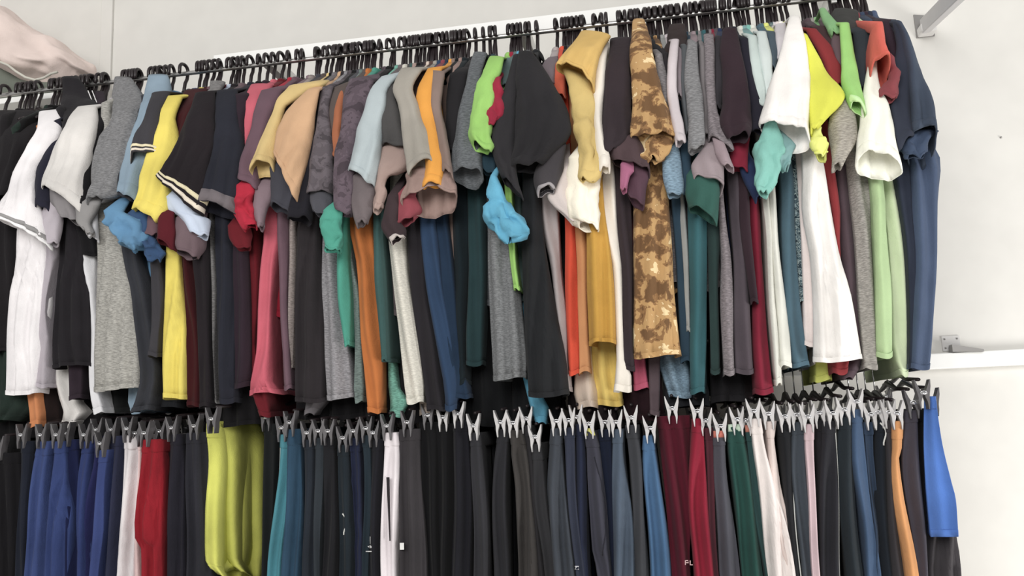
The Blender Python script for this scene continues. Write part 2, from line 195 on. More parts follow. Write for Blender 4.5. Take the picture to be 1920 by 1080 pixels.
 ("dark brown shirt behind brick red and lime shirts", (86,62,64), "A5 95 160 200 165; 150 240 230 250; 190 320 240 320", "B5 0 195 252; 200 205 266; 500 230 292; 850 200 322; 920 230 270", dict(d=1,bcol=(96,78,86))),
 ("dim mauve shirt left of the lime right-hand sleeve", (112,92,98), "A5 200 165 245 180; 195 300 248 320; 210 430 255 430", "", dict(d=2)),
 ("faded green collar sticking up beside dark neck", (134,186,126), "A5 122 52 148 52; 146 110 205 110; 170 155 250 150; 200 190 255 190", "", dict(d=3)),
 ("light green shirt with open edged sleeve near right end", (150,206,112), "A5 244 140 290 138; 250 250 312 255; 260 380 340 390; 264 490 372 530; 310 590 392 640", "B5 80 345 402; 300 360 417; 500 370 437; 700 374 442; 832 377 442", dict(d=6,tilt=.9,bcol=(172,200,146),seam=(200,240,170))),
 ("pale green shirt with long light body", (216,232,190), "", "B5 30 380 442; 300 420 492; 600 436 502; 800 440 507; 910 474 502", dict(d=0)),
 ("stone grey sleeve folded under the light green one", (158,152,142), "A5 250 590 300 590; 195 680 325 640; 190 770 348 730; 200 850 348 790; 200 990 245 970", "B5 0 248 342; 300 280 352; 600 300 366; 880 320 376", dict(d=4,tilt=.6,bcol=(150,146,140),k='heather')),
 ("dark shirt with square neck standing at the rail", (72,72,70), "A5 210 50 345 62; 206 90 352 130; 250 180 350 180; 300 300 352 300", "", dict(d=0)),
 ("dark slate sleeve left of the coral shirt", (60,68,76), "A5 325 190 425 180; 335 290 430 300; 350 400 400 400; 368 530 392 520", "", dict(d=3)),
 ("coral red shirt with a round dark open sleeve", (220,98,84), "A5 450 145 495 130; 442 230 522 230; 438 330 545 325", "", dict(d=9,tilt=.95,dep=.046)),
 ("brick pink outer sleeve behind the coral opening", (150,70,76), "A5 520 330 560 340; 530 440 590 450; 500 520 602 530; 490 590 580 580", "", dict(d=6,wr=1.4)),
 ("cream-white shirt with long sleeve below the coral one", (242,242,228), "A5 432 172 462 150; 424 290 450 320; 402 440 470 500; 378 600 545 630; 352 780 582 800; 348 880 612 932", "", dict(d=5,tilt=.9)),
 ("aubergine shirt between coral and navy shirts", (70,52,66), "A5 500 130 572 118; 530 260 612 300; 560 400 642 480; 560 560 650 560", "", dict(d=2)),
 ("navy shirt second from the right end", (60,66,84), "A5 560 130 602 200; 585 260 655 300; 560 450 672 500; 550 600 672 720; 590 880 680 800", "B5 0 440 512; 300 490 532; 600 510 542; 880 510 547", dict(d=4,tilt=.3,bcol=(56,64,84))),
 ("slate navy shirt at the right end of the rail", (72,84,104), "A5 578 118 612 150; 612 200 665 242; 640 380 722 400; 662 560 790 590; 668 720 852 752", "B5 -40 490 640; 0 515 662; 200 524 644; 400 530 636; 600 524 622; 880 514 600", dict(d=5,tilt=.8,bcol=(78,94,124),dep=.05)),
 ("blue sleeve cluster under the slate navy sleeve", (66,82,110), "A5 625 790 830 770; 620 860 780 840; 640 920 730 890", "", dict(d=3,wr=2)),
 ("dark green shirt hem low at the far left", (44,62,54), "", "B1 500 -60 60; 800 -60 100; 930 -60 132; 1010 -60 140; 1050 -60 60", dict(bd=-3)),
 ("terracotta orange hem below the long white shirt", (214,134,84), "", "B1 600 110 150; 850 120 165; 960 125 185; 1000 132 190; 1078 145 192", dict(bd=-2)),
 ("dark brown shirt beside the terracotta orange hem", (50,34,32), "", "B1 300 200 245; 700 190 250; 1000 180 270; 1075 180 280", dict(bd=-5)),
 ("long black shirt hem left of slate blue hem", (34,36,36), "", "B1 500 480 600; 900 480 640; 1010 480 640", dict(bd=-5)),  # dark filler shirts, added to keep the gaps between the hems black
 ("long charcoal shirt hem right of slate blue hem", (52,54,60), "", "B1 500 760 850; 900 748 900; 985 750 900", dict(bd=-5)),
 ("long black shirt reaching the neon shorts clip", (34,32,36), "", "B1 500 1080 1250; 900 1080 1290; 1075 1085 1290", dict(bd=-4)),
 ("long grey hem under the brown black body", (110,106,110), "", "B2 700 440 520; 960 430 530; 1020 430 480", dict(bd=-3)),
 ("long black shirt left of the grey flecked hem", (30,28,32), "", "B2 500 380 560; 900 380 560; 1040 380 540", dict(bd=-6)),  # more added dark shirts that blacken the gaps behind the hems
 ("long black shirt below the grey flecked hem", (30,28,32), "", "B2 500 540 720; 900 540 720; 1040 540 720", dict(bd=-6)),
 ("long black shirt behind the rust orange hem", (32,28,32), "", "B2 500 700 860; 900 700 860; 1050 700 850", dict(bd=-6)),
 ("long black shirt above the pitch black trousers", (24,22,26), "", "B2 500 860 1040; 900 870 1060; 1060 870 1080", dict(bd=-6)),
 ("black shirt filling the gap under the teal body", (22,24,28), "", "B3 400 30 160; 700 20 190; 1000 10 200; 1075 10 200", dict(bd=-6)),
 ("black shirt in the dark gap below the flecked grey body", (20,22,26), "", "B3 400 170 330; 700 170 340; 1000 180 360; 1075 180 360", dict(bd=-6)),
 ("black shirt behind the cyan hem at centre", (26,28,32), "", "B3 400 340 500; 700 350 540; 1000 350 560; 1060 350 560", dict(bd=-6)),
 ("dark brown shirt behind the beige and yellow hems", (44,34,36), "", "B3 400 560 720; 700 580 760; 1000 590 800; 1050 590 800", dict(bd=-6)),
 ("dark wine shirt behind the pink hem", (62,34,42), "", "B3 400 800 930; 700 800 980; 960 820 1000; 1050 820 1010", dict(bd=-6)),
 ("dull mauve hem right of the pink hem", (96,80,86), "", "B3 500 930 985; 800 935 985; 1032 942 982", dict(bd=-3)),
 ("dark slate shirt between denim blue and teal hems", (52,54,60), "", "B4 400 90 220; 700 90 240; 1000 100 300; 1040 100 300", dict(bd=-6)),
 ("long dark grey shirt left of the burgundy hem", (46,44,48), "", "B4 400 290 420; 700 290 450; 960 300 480; 1020 300 490", dict(bd=-6)),
 ("brown black hem under the charcoal body near centre right", (44,36,38), "", "B4 400 400 500; 700 400 520; 950 420 560; 1000 420 560", dict(bd=-6)),
 ("black shirt hanging deep behind the terracotta orange hem", (24,24,26), "", "B1 600 -80 90; 900 -80 110; 1210 -80 120", dict(bd=-7)),  # added deep fill, darkens the gap above the trouser tops
 ("black shirt hanging deep above the cobalt trousers", (24,22,26), "", "B1 600 60 260; 900 60 280; 1140 60 290", dict(bd=-8)),
 ("black shirt hanging deep left of the blush pink trousers", (24,22,26), "", "B1 600 260 480; 900 270 500; 1130 270 510", dict(bd=-8)),
]
TROUSERS = [
 ("black trousers at the far left below the white shirt", (32,30,36), "C1 370 -90 90; 700 -90 92; 1080 -90 82", {}),
 ("dark navy trousers second from the left", (38,44,62), "C1 300 100 172; 500 95 165; 800 85 152; 1080 80 132", {}),
 ("cobalt trousers with a wide left leg", (64,82,140), "C1 300 215 290; 400 190 280; 700 150 252; 1080 122 242", {}),
 ("cobalt trousers right of the wide cobalt pair", (58,76,136), "C1 300 302 352; 500 285 366; 800 255 402; 1080 240 372", {}),
 ("ink blue trousers in a dark gap between cobalt pairs", (32,42,96), "C1 290 355 440; 500 362 438; 1080 362 432", dict(d=-2)),
 ("royal blue trousers left of the narrow violet blue pair", (54,70,130), "C1 300 470 522; 500 440 512; 800 425 502; 1080 420 512", {}),
 ("violet blue trousers with a high waist", (46,50,112), "C1 270 520 592; 420 520 590; 700 482 572; 1080 470 540", dict(d=-1)),
 ("bright blue trousers seen as a slim leg", (62,78,140), "C1 350 575 622; 600 550 592; 800 530 582; 1080 508 552", dict(d=1)),
 ("slate navy trousers left of the white pair", (56,60,90), "C1 270 600 702; 600 590 692; 1080 560 662", dict(d=-1)),
 ("off-white trousers left of the red pair", (218,212,214), "C1 265 710 772; 400 696 792; 600 680 790; 900 668 762; 1080 660 762", dict(d=1)),
 ("red trousers with a loose flap on the left", (176,30,44), "C1 290 805 905; 500 795 925; 760 760 925; 885 760 922; 900 798 918; 1080 800 912", dict(d=2)),
 ("blush pink trousers under the red flap", (226,196,194), "C1 290 780 810; 800 750 800; 1080 755 806", dict(d=0)),
 ("deep wine trousers right of the red pair", (70,20,32), "C1 280 900 952; 600 915 965; 1080 905 962", dict(d=-1)),
 ("blackish navy trousers left of the charcoal pair", (46,44,58), "C1 260 970 1032; 500 960 1052; 1080 948 1062", {}),
 ("charcoal trousers left of the neon shorts", (54,54,64), "C1 250 1060 1190; 500 1060 1196; 1080 1058 1192", {}),
 ("black trousers partly behind the neon shorts", (36,40,42), "C2 200 400 485; 600 410 470; 1080 390 440", dict(d=-3)),
 ("teal track trousers with pale side piping", (68,132,146), "C2 260 502 562; 480 488 560; 700 465 542; 1080 430 512", dict(pipe=-1)),
 ("petrol blue trousers right of the piped teal pair", (50,84,112), "C2 230 540 622; 330 530 622; 600 520 624; 1080 492 624", {}),
 ("dark navy trousers right of the petrol blue pair", (46,54,66), "C2 290 640 702; 1080 630 702", {}),
 ("grey navy trousers fifth from neon shorts", (56,64,72), "C2 280 700 752; 600 705 752; 1080 700 732", {}),
 ("black trousers with narrow gap on both sides", (40,40,46), "C2 280 760 822; 700 755 835; 1080 740 832", {}),
 ("dark bottle trousers with a white cord near frame bottom", (40,52,62), "C2 320 840 902; 600 838 922; 1080 836 932", dict(cord=1)),
 ("shiny navy trousers with crinkled waist", (42,50,84), "C2 280 915 970; 450 918 975; 700 925 980; 1080 938 982", dict(wr=2)),
 ("dark petrol trousers left of the logo pair", (44,60,72), "C2 265 980 1032; 460 988 1032; 1080 980 1022", {}),
 ("black trousers with a small white star-like logo", (40,40,50), "C2 290 1032 1096; 600 1012 1092; 1080 1010 1086", dict(logo=1)),
 ("white trousers with a slit between narrow legs", (228,220,224), "C2 250 1105 1172; 400 1096 1186; 700 1090 1188; 1080 1085 1172", dict(d=1,slit=1)),
 ("charcoal trousers with small white thigh tag", (70,66,70), "C2 230 1190 1302; 600 1188 1322; 1080 1180 1342", dict(tag=1)),
 ("pitch black trousers right of the tagged charcoal pair", (24,24,28), "C2 190 1300 1425; 1080 1330 1440", dict(d=-2)),
 ("soot black trousers left of the first silver clip", (28,28,32), "C3 200 110 215; 1080 100 205", dict(d=-2)),
 ("blue-black trousers below the highest silver clip", (38,38,48), "C3 180 215 302; 500 205 310; 1080 200 318", dict(d=-1)),
 ("charcoal trousers under the first wide silver clip", (62,62,68), "C3 250 322 362; 400 315 385; 700 320 408; 1080 325 420", {}),
 ("smoke black trousers second from the wide silver clip", (52,52,58), "C3 230 470 532; 400 450 528; 700 440 528; 1080 440 534", {}),
 ("olive black trousers with gathered waist", (74,70,68), "C3 235 535 608; 400 548 650; 600 575 672; 1080 580 722", dict(wr=1.5)),
 ("dark trousers between olive and narrow clip pairs", (56,54,58), "C3 210 605 660; 500 635 695; 1080 690 745", dict(d=-1)),
 ("charcoal trousers hung from a long-jawed silver clip", (60,60,64), "C3 315 680 722; 420 678 742; 700 682 758; 1080 740 802", {}),
 ("steel grey trousers with ribbed waistband at centre", (72,78,88), "C3 225 772 838; 330 768 842; 600 758 872; 900 760 902; 1080 768 922", dict(wr=1.3,logo=2)),
 ("navy trousers right of the ribbed steel grey pair", (58,64,84), "C3 220 845 907; 500 868 922; 1080 920 972", {}),
 ("ink navy trousers left of the yellow-labelled pair", (46,54,84), "C3 200 920 964; 600 920 985; 1080 955 1000", dict(d=-1)),
 ("slate trousers with side pocket and yellow waist label", (72,72,86), "C3 240 980 1032; 340 988 1062; 600 988 1088; 900 1008 1112; 1080 1050 1132", dict(label=(226,222,120),pocket=1)),
 ("midnight trousers in the gap right of pocket pair", (34,44,72), "C3 230 1055 1140; 600 1062 1140; 1080 1110 1160", dict(d=-2)),
 ("blue grey trousers with buttons down the leg", (82,96,114), "C3 230 1145 1202; 400 1140 1206; 700 1130 1246; 1080 1138 1272", {}),
 ("grey charcoal trousers left of the denim blue pair", (72,74,80), "C3 205 1215 1286; 400 1230 1302; 700 1250 1312; 1080 1270 1352", {}),
 ("denim blue trousers left of the maroon pair", (70,106,146), "C4 330 80 126; 470 75 152; 700 84 182; 1080 108 222", {}),
 ("maroon trousers with a wide dark red side", (112,24,46), "C4 225 150 332; 500 168 326; 800 200 330; 1080 232 332", dict(d=-1,logo=3)),
 ("crimson trousers right of the maroon pair", (166,34,58), "C4 240 335 388; 400 325 402; 700 320 432; 1080 342 454", {}),
 ("brown wine trousers behind the crimson pair", (102,48,60), "C4 290 395 442; 700 418 458; 1080 440 482", dict(d=-1)),
 ("grey trousers with coral waist label", (84,84,94), "C4 320 455 516; 600 450 524; 1080 488 602", dict(label=(214,120,104))),
 ("bottle green trousers with a white waist label", (42,88,80), "C4 285 530 602; 400 525 628; 700 560 664; 1080 608 724", dict(label=(200,222,200))),
 ("spruce green trousers left of the cream pair", (50,84,84), "C4 290 612 645; 500 640 685; 800 675 735; 1080 720 756", dict(d=-1,label=(208,130,112))),
 ("cream white trousers falling to the right", (232,222,218), "C4 240 650 706; 400 662 724; 600 688 776; 800 712 842; 1080 748 912", dict(d=1)),
 ("ecru trousers tucked behind the cream white pair", (216,200,194), "C4 255 722 784; 350 735 768; 600 742 806; 900 800 892; 1080 850 900", dict(d=0)),
 ("black trousers with a thin white side line", (38,40,46), "C4 270 790 866; 600 828 882; 1080 880 912", dict(pipe=1)),
 ("slate trousers left of the pale pink pair", (72,80,90), "C4 260 868 944; 500 868 952; 1080 915 992", {}),
 ("pale pink trousers between slate and black pairs", (204,178,184), "C4 270 940 987; 400 935 982; 600 950 987; 1080 985 1027", dict(d=1)),
 ("black trousers right of the pale pink pair", (44,42,48), "C4 250 985 1042; 1080 1028 1082", dict(d=-1)),
 ("charcoal trousers with pale wavy side piping", (52,52,60), "C5 295 178 240; 600 150 248; 1080 168 268", dict(pipe=1)),
 ("green black trousers under a wide silver clip", (48,58,66), "C5 275 250 312; 500 245 328; 1080 298 382", {}),
 ("blue denim trousers with puffed top", (70,94,128), "C5 235 315 372; 500 325 402; 800 368 424; 1080 390 468", {}),
 ("crinkled dark denim strip right of puffed denim", (56,74,100), "C5 300 385 432; 600 400 442; 1080 440 490", dict(wr=2,d=-1)),
 ("midnight trousers with a hanging white cord", (38,46,58), "C5 290 430 486; 600 440 512; 1080 460 532", dict(cord=2,d=-1)),
 ("dark taupe trousers left of the orange pair", (70,66,70), "C5 290 480 524; 600 500 545; 1080 528 592", {}),
 ("orange tan trousers with a kinked front fold", (214,148,92), "C5 295 525 580; 455 532 578; 480 528 565; 700 536 594; 1080 590 658", dict(d=1)),
 ("dark grey jeans left of the blue shorts", (78,74,86), "C5 240 590 655; 600 588 682; 1080 648 704", {}),
 ("dark grey trousers below the blue shorts", (76,72,76), "C5 230 690 735; 600 700 800; 880 698 858; 1080 692 888", dict(d=-4)),
]
SHORTS = [
 ("neon yellow-green football shorts", (206,208,92), "C2 190 85 405; 260 85 425; 430 96 432; 700 76 442; 900 74 442; 1000 80 410; 1060 150 370", 'neon'),
 ("bright blue shorts clipped at the right end", (78,122,206), "C5 170 682 738; 400 680 772; 600 690 820; 700 698 844; 882 716 856", 'blue'),
]
# tops of the hanger hooks along the upper rail (pixels of the photograph)
HOOKS_PX = [12,39,48,56,63,74,100,107,116,139,146,156,163,170,181,196,226,246,253,267,274,281,289,296,304,313,323,328,335,346,356,367,374,383,391,426,433,441,448,463,470,478,486,496,506,513,520,528,535,541,559,567,574,581,593,602,611,620,630,656,668,676,685,696,705,713,722,731,778,794,801,807,817,824,831,838,846,857,891,898,924,928,939,948,956,970,980,987,998,1006,1013,1020,1028,1067,1074,1098,1108,1115,1126,1131,1144,1159,1163,1180,1184,1207,1217,1246,1268,1283,1294,1301,1313,1318,1324,1351,1358,1367,1373,1386,1401,1417,1436,1452,1464,1474,1496,1515,1524,1541,1576,1600,1621,1635,1650]
# ------------------------------------------------------------------ materials
noise.seed_set(3)
def lin(c):
    return tuple(((v/255)/12.92 if v/255 <= 0.04045 else ((v/255+0.055)/1.055)**2.4) for v in c)
MATS = {}
def new_mat(name):
    m = bpy.data.materials.new(name); m.use_nodes = True
    nt = m.node_tree; b = nt.nodes['Principled BSDF']
    return m, nt, b
def node(nt, t, **kw):
    n = nt.nodes.new(t)
    for k, v in kw.items(): setattr(n, k, v)
    return n
def ramp(nt, stops, interp='LINEAR'):
    r = nt.nodes.new('ShaderNodeValToRGB'); r.color_ramp.interpolation = interp
    e = r.color_ramp.elements
    while len(e) < len(stops): e.new(0.5)
    for k, (p, c) in enumerate(stops):
        e[k].position = p; e[k].color = (*c, 1)
    return r
def cloth(col, kind='plain'):
    key = (tuple(col), kind)
    if key in MATS: return MATS[key]
    m, nt, b = new_mat('cloth_%s_%d_%d_%d' % (kind, *col))
    L = nt.links.new
    g_ = 0.3*col[0]+0.59*col[1]+0.11*col[2]
    k_ = 0.66+0.34*min(1.0, max(0.0, (g_-32)/75.0))
    a = lin(tuple(max(4, min(248, (c*0.86+g_*0.14)*k_)) for c in col))
    b.inputs['Roughness'].default_value = 0.92
    b.inputs['Specular IOR Level'].default_value = 0.18
    b.inputs['Sheen Weight'].default_value = 0.04
    b.inputs['Sheen Roughness'].default_value = 0.6
    tc = node(nt, 'ShaderNodeTexCoord')
    n1 = node(nt, 'ShaderNodeTexNoise'); n1.inputs['Scale'].default_value = 9; n1.inputs['Detail'].default_value = 3
    L(tc.outputs['Object'], n1.inputs['Vector'])
    lo = tuple(v*0.86 for v in a); hi = tuple(min(1, v*1.12) for v in a)
    if kind == 'plain':
        r = ramp(nt, [(0.3, lo), (0.7, hi)]); L(n1.outputs['Fac'], r.inputs['Fac']); out = r.outputs['Color']
    elif kind in ('heather', 'palefleck'):
        mp = node(nt, 'ShaderNodeMapping'); mp.inputs['Scale'].default_value = (1, 1, 5)
        L(tc.outputs['Object'], mp.inputs['Vector'])
        n2 = node(nt, 'ShaderNodeTexNoise'); n2.inputs['Scale'].default_value = 130; n2.inputs['Detail'].default_value = 3
        L(mp.outputs['Vector'], n2.inputs['Vector'])
        k = 0.72 if kind == 'heather' else 0.87
        r = ramp(nt, [(0.36, tuple(v*k for v in a)), (0.5, a), (0.66, tuple(min(1, v*(2.05-k)) for v in a))])
        L(n2.outputs['Fac'], r.inputs['Fac']); out = r.outputs['Color']
    elif kind in ('camo', 'dimcamo', 'paisley'):
        n2 = node(nt, 'ShaderNodeTexNoise')
        n2.inputs['Scale'].default_value = {'camo': 21, 'dimcamo': 22, 'paisley': 42}[kind]
        n2.inputs['Detail'].default_value = 3.5; n2.inputs['Roughness'].default_value = 0.6
        n2.inputs['Distortion'].default_value = 0.35 if kind != 'paisley' else 2.5
        mp = node(nt, 'ShaderNodeMapping'); mp.inputs['Scale'].default_value = (1, 1, 1.15)
        L(tc.outputs['Object'], mp.inputs['Vector']); L(mp.outputs['Vector'], n2.inputs['Vector'])
        if kind == 'camo':
            st = [(0.0, lin((112, 84, 58))), (0.45, lin((142, 108, 74))), (0.5, lin((186, 150, 104))), (0.62, lin((232, 208, 164)))]
        elif kind == 'dimcamo':
            st = [(0.0, tuple(v*0.62 for v in a)), (0.43, a), (0.52, tuple(v*1.25 for v in a)), (0.62, tuple(v*0.8 for v in a))]
        else:
            st = [(0.0, lin((44, 58, 66))), (0.47, lin((150, 165, 165))), (0.52, lin((60, 78, 86))), (0.6, lin((130, 146, 150)))]
        r = ramp(nt, st, 'CONSTANT'); L(n2.outputs['Fac'], r.inputs['Fac']); out = r.outputs['Color']
    L(out, b.inputs['Base Color'])
    n3 = node(nt, 'ShaderNodeTexNoise'); n3.inputs['Scale'].default_value = 38; n3.inputs['Detail'].default_value = 5
    L(tc.outputs['Object'], n3.inputs['Vector'])
    w = node(nt, 'ShaderNodeTexNoise'); w.inputs['Scale'].default_value = 420
    L(tc.outputs['Object'], w.inputs['Vector'])
    ad = node(nt, 'ShaderNodeMath', operation='MULTIPLY_ADD'); ad.inputs[1].default_value = 0.25
    L(w.outputs['Fac'], ad.inputs[0]); L(n3.outputs['Fac'], ad.inputs[2])
    bp = node(nt, 'ShaderNodeBump'); bp.inputs['Strength'].default_value = 0.35; bp.inputs['Distance'].default_value = 0.006
    L(ad.outputs[0], bp.inputs['Height']); L(bp.outputs['Normal'], b.inputs['Normal'])
    MATS[key] = m
    return m
def solid(name, col, rough=0.5, metal=0.0, spec=0.5, bump=0, bscale=20):
    if name in MATS: return MATS[name]
    m, nt, b = new_mat(name)
    n1 = node(nt, 'ShaderNodeTexNoise'); n1.inputs['Scale'].default_value = 14
    tc = node(nt, 'ShaderNodeTexCoord'); nt.links.new(tc.outputs['Object'], n1.inputs['Vector'])
    a = lin(col)
    r = ramp(nt, [(0.3, tuple(v*0.975 for v in a)), (0.7, tuple(min(1, v*1.02) for v in a))])
    nt.links.new(n1.outputs['Fac'], r.inputs['Fac']); nt.links.new(r.outputs['Color'], b.inputs['Base Color'])
    b.inputs['Roughness'].default_value = rough; b.inputs['Metallic'].default_value = metal
    b.inputs['Specular IOR Level'].default_value = spec
    if bump:
        n2 = node(nt, 'ShaderNodeTexNoise'); n2.inputs['Scale'].default_value = bscale; n2.inputs['Detail'].default_value = 6
        nt.links.new(tc.outputs['Object'], n2.inputs['Vector'])
        bp = node(nt, 'ShaderNodeBump'); bp.inputs['Strength'].default_value = bump; bp.inputs['Distance'].default_value = 0.01
        nt.links.new(n2.outputs['Fac'], bp.inputs['Height']); nt.links.new(bp.outputs['Normal'], b.inputs['Normal'])
    MATS[name] = m
    return m
M_WALL = solid('wall_paint', (222, 220, 215), 0.85, spec=0.2, bump=0.03, bscale=60)
M_WHITE = solid('white_enamel', (246, 246, 244), 0.35)
M_STEEL = solid('brushed_steel', (196, 194, 192), 0.28, metal=0.9)
M_PLATE = solid('bracket_steel', (150, 148, 146), 0.4, metal=0.6)
M_BLACK = solid('black_plastic', (40, 33, 35), 0.38)
M_JAWD = solid('dark_clip_plastic', (92, 90, 92), 0.3)
M_JAWL = solid('clip_plastic_gloss_tone', (190, 188, 188), 0.28)  # paler jaws: their white gloss is put into the base colour
M_SPRING = solid('spring_steel', (225, 225, 228), 0.2, metal=0.8)
M_FLOOR = solid('floor_tile', (186, 182, 176), 0.5)

# ------------------------------------------------------------------ mesh helpers
def empty(name, loc=(0, 0, 0)):
    o = bpy.data.objects.new(name, None); C.objects.link(o); o.location = loc
    o.empty_display_size = 0.02
    return o
def mesh_obj(name, verts, faces, mat, parent=None, smooth=True, mats=None, midx=None):
    me = bpy.data.meshes.new(name); me.from_pydata([tuple(v) for v in verts], [], faces); me.update()
    for m in (mats or [mat]): me.materials.append(m)
    if midx:
        me.polygons.foreach_set('material_index', midx)
    if smooth: me.polygons.foreach_set('use_smooth', [True]*len(me.polygons))
    o = bpy.data.objects.new(name, me); C.objects.link(o)
    if parent: o.parent = parent
    return o
def tag(o, label, cat, group=None, kind=None):
    o['label'] = label
    if cat: o['category'] = cat
    if group: o['group'] = group
    if kind: o['kind'] = kind
def box_geo(lo, hi):
    x0, y0, z0 = lo; x1, y1, z1 = hi
    v = [(x0,y0,z0),(x1,y0,z0),(x1,y1,z0),(x0,y1,z0),(x0,y0,z1),(x1,y0,z1),(x1,y1,z1),(x0,y1,z1)]
    f = [(0,3,2,1),(4,5,6,7),(0,1,5,4),(1,2,6,5),(2,3,7,6),(3,0,4,7)]
    return v, f
def box(name, lo, hi, mat, parent=None, bevel=0.0):
    v, f = box_geo(lo, hi)
    o = mesh_obj(name, v, f, mat, parent, smooth=False)
    if bevel:
        md = o.modifiers.new('bevel', 'BEVEL'); md.width = bevel; md.segments = 2
    return o
def tube_geo(pts, r, seg=8, flat=None):
    """tube along points; r radius or list; flat=(ax) squash"""
    pts = [Vector(p) for p in pts]; V = []; F = []
    n = len(pts); up = Vector((1, 0, 0)); prev = None
    for i, p in enumerate(pts):
        t = (pts[min(i+1, n-1)]-pts[max(i-1, 0)]).normalized()
        a = up - t*up.dot(t)
        if a.length < 1e-3: a = Vector((0, 1, 0)) - t*t.y
        a.normalize()
        if prev is not None and a.dot(prev) < 0: a = -a
        prev = a; bb = t.cross(a)
        rr = r[i] if isinstance(r, (list, tuple)) else r
        for k in range(seg):
            th = 2*math.pi*k/seg
            V.append(p + (a*math.cos(th) + bb*math.sin(th))*rr)
    for i in range(n-1):
        for k in range(seg):
            k2 = (k+1) % seg
            F.append((i*seg+k, i*seg+k2, (i+1)*seg+k2, (i+1)*seg+k))
    F.append(tuple(range(seg))[::-1]); F.append(tuple((n-1)*seg+k for k in range(seg)))
    return V, F
def merge(*geos):
    V = []; F = []
    for v, f in geos:
        b = len(V); V += list(v); F += [tuple(i+b for i in q) for q in f]
    return V, F
def cat(P, t):
    """smooth (Catmull-Rom) value along a list of equally long tuples with parameters P[i][0]"""
    n = len(P)
    if t <= P[0][0]: return P[0][1]
    if t >= P[-1][0]: return P[-1][1]
    for i in range(n-1):
        if P[i][0] <= t <= P[i+1][0]: break
    p0 = P[max(i-1, 0)][1]; p1 = P[i][1]; p2 = P[i+1][1]; p3 = P[min(i+2, n-1)][1]
    u = (t-P[i][0])/(P[i+1][0]-P[i][0])
    out = []
    for a, b, c, d in zip(p0, p1, p2, p3):
        m1 = (c-a)*0.5; m2 = (d-b)*0.5
        # limited tangents keep the outline from overshooting
        if (c-b) == 0: m1 = m2 = 0
        lim = abs(c-b)*1.5; m1 = max(-lim, min(lim, m1)); m2 = max(-lim, min(lim, m2))
        out.append((2*u**3-3*u**2+1)*b + (u**3-2*u**2+u)*m1 + (-2*u**3+3*u**2)*c + (u**3-u**2)*m2)
    return out
def loft(rings, closed=True):
    n = len(rings[0]); V = []; F = []
    for r in rings: V += r
    for i in range(len(rings)-1):
        for k in range(n if closed else n-1):
            k2 = (k+1) % n
            F.append((i*n+k, (i+1)*n+k, (i+1)*n+k2, i*n+k2))
    return V, F
def solidify(o, t=0.0022):
    md = o.modifiers.new('cloth_thickness', 'SOLIDIFY'); md.thickness = t; md.offset = -1

# ------------------------------------------------------------------ reading the outlines
def parse_sleeve(s):
    if not s: return None
    tag_, rest = s.split(' ', 1); ox, oy, sc = TILE[tag_]
    rows = []
    for r in rest.split(';'):
        a = [float(q) for q in r.split()]
        rows.append((ox+a[0]/sc, oy+a[1]/sc, ox+a[2]/sc, oy+a[3]/sc))
    return rows
def parse_body(s):
    if not s: return None
    tag_, rest = s.split(' ', 1); ox, oy, sc = TILE[tag_]
    rows = []
    for r in rest.split(';'):
        a = [float(q) for q in r.split()]
        rows.append((oy+a[0]/sc, ox+a[1]/sc, ox+a[2]/sc))
    return rows
def lerp(a, b, t): return a+(b-a)*t
def front_y(z, sleeve):
    """how far the front edge of a hung shirt stands out from the rail at height z"""
    d = RAIL_Z - z
    if d < 0.05: y = -0.06
    elif d < 0.17: y = lerp(-0.06, -0.185, (d-0.05)/0.12)
    else: y = -0.185
    if sleeve and d > 0.17: y -= min(0.055, (d-0.17)*0.25)
    return y
def place(px, py, sleeve, lay):
    Y = -0.15
    for _ in range(5):
        p = at(px, py, Y - lay); Y = front_y(p.z, sleeve)
    return at(px, py, Y-lay)

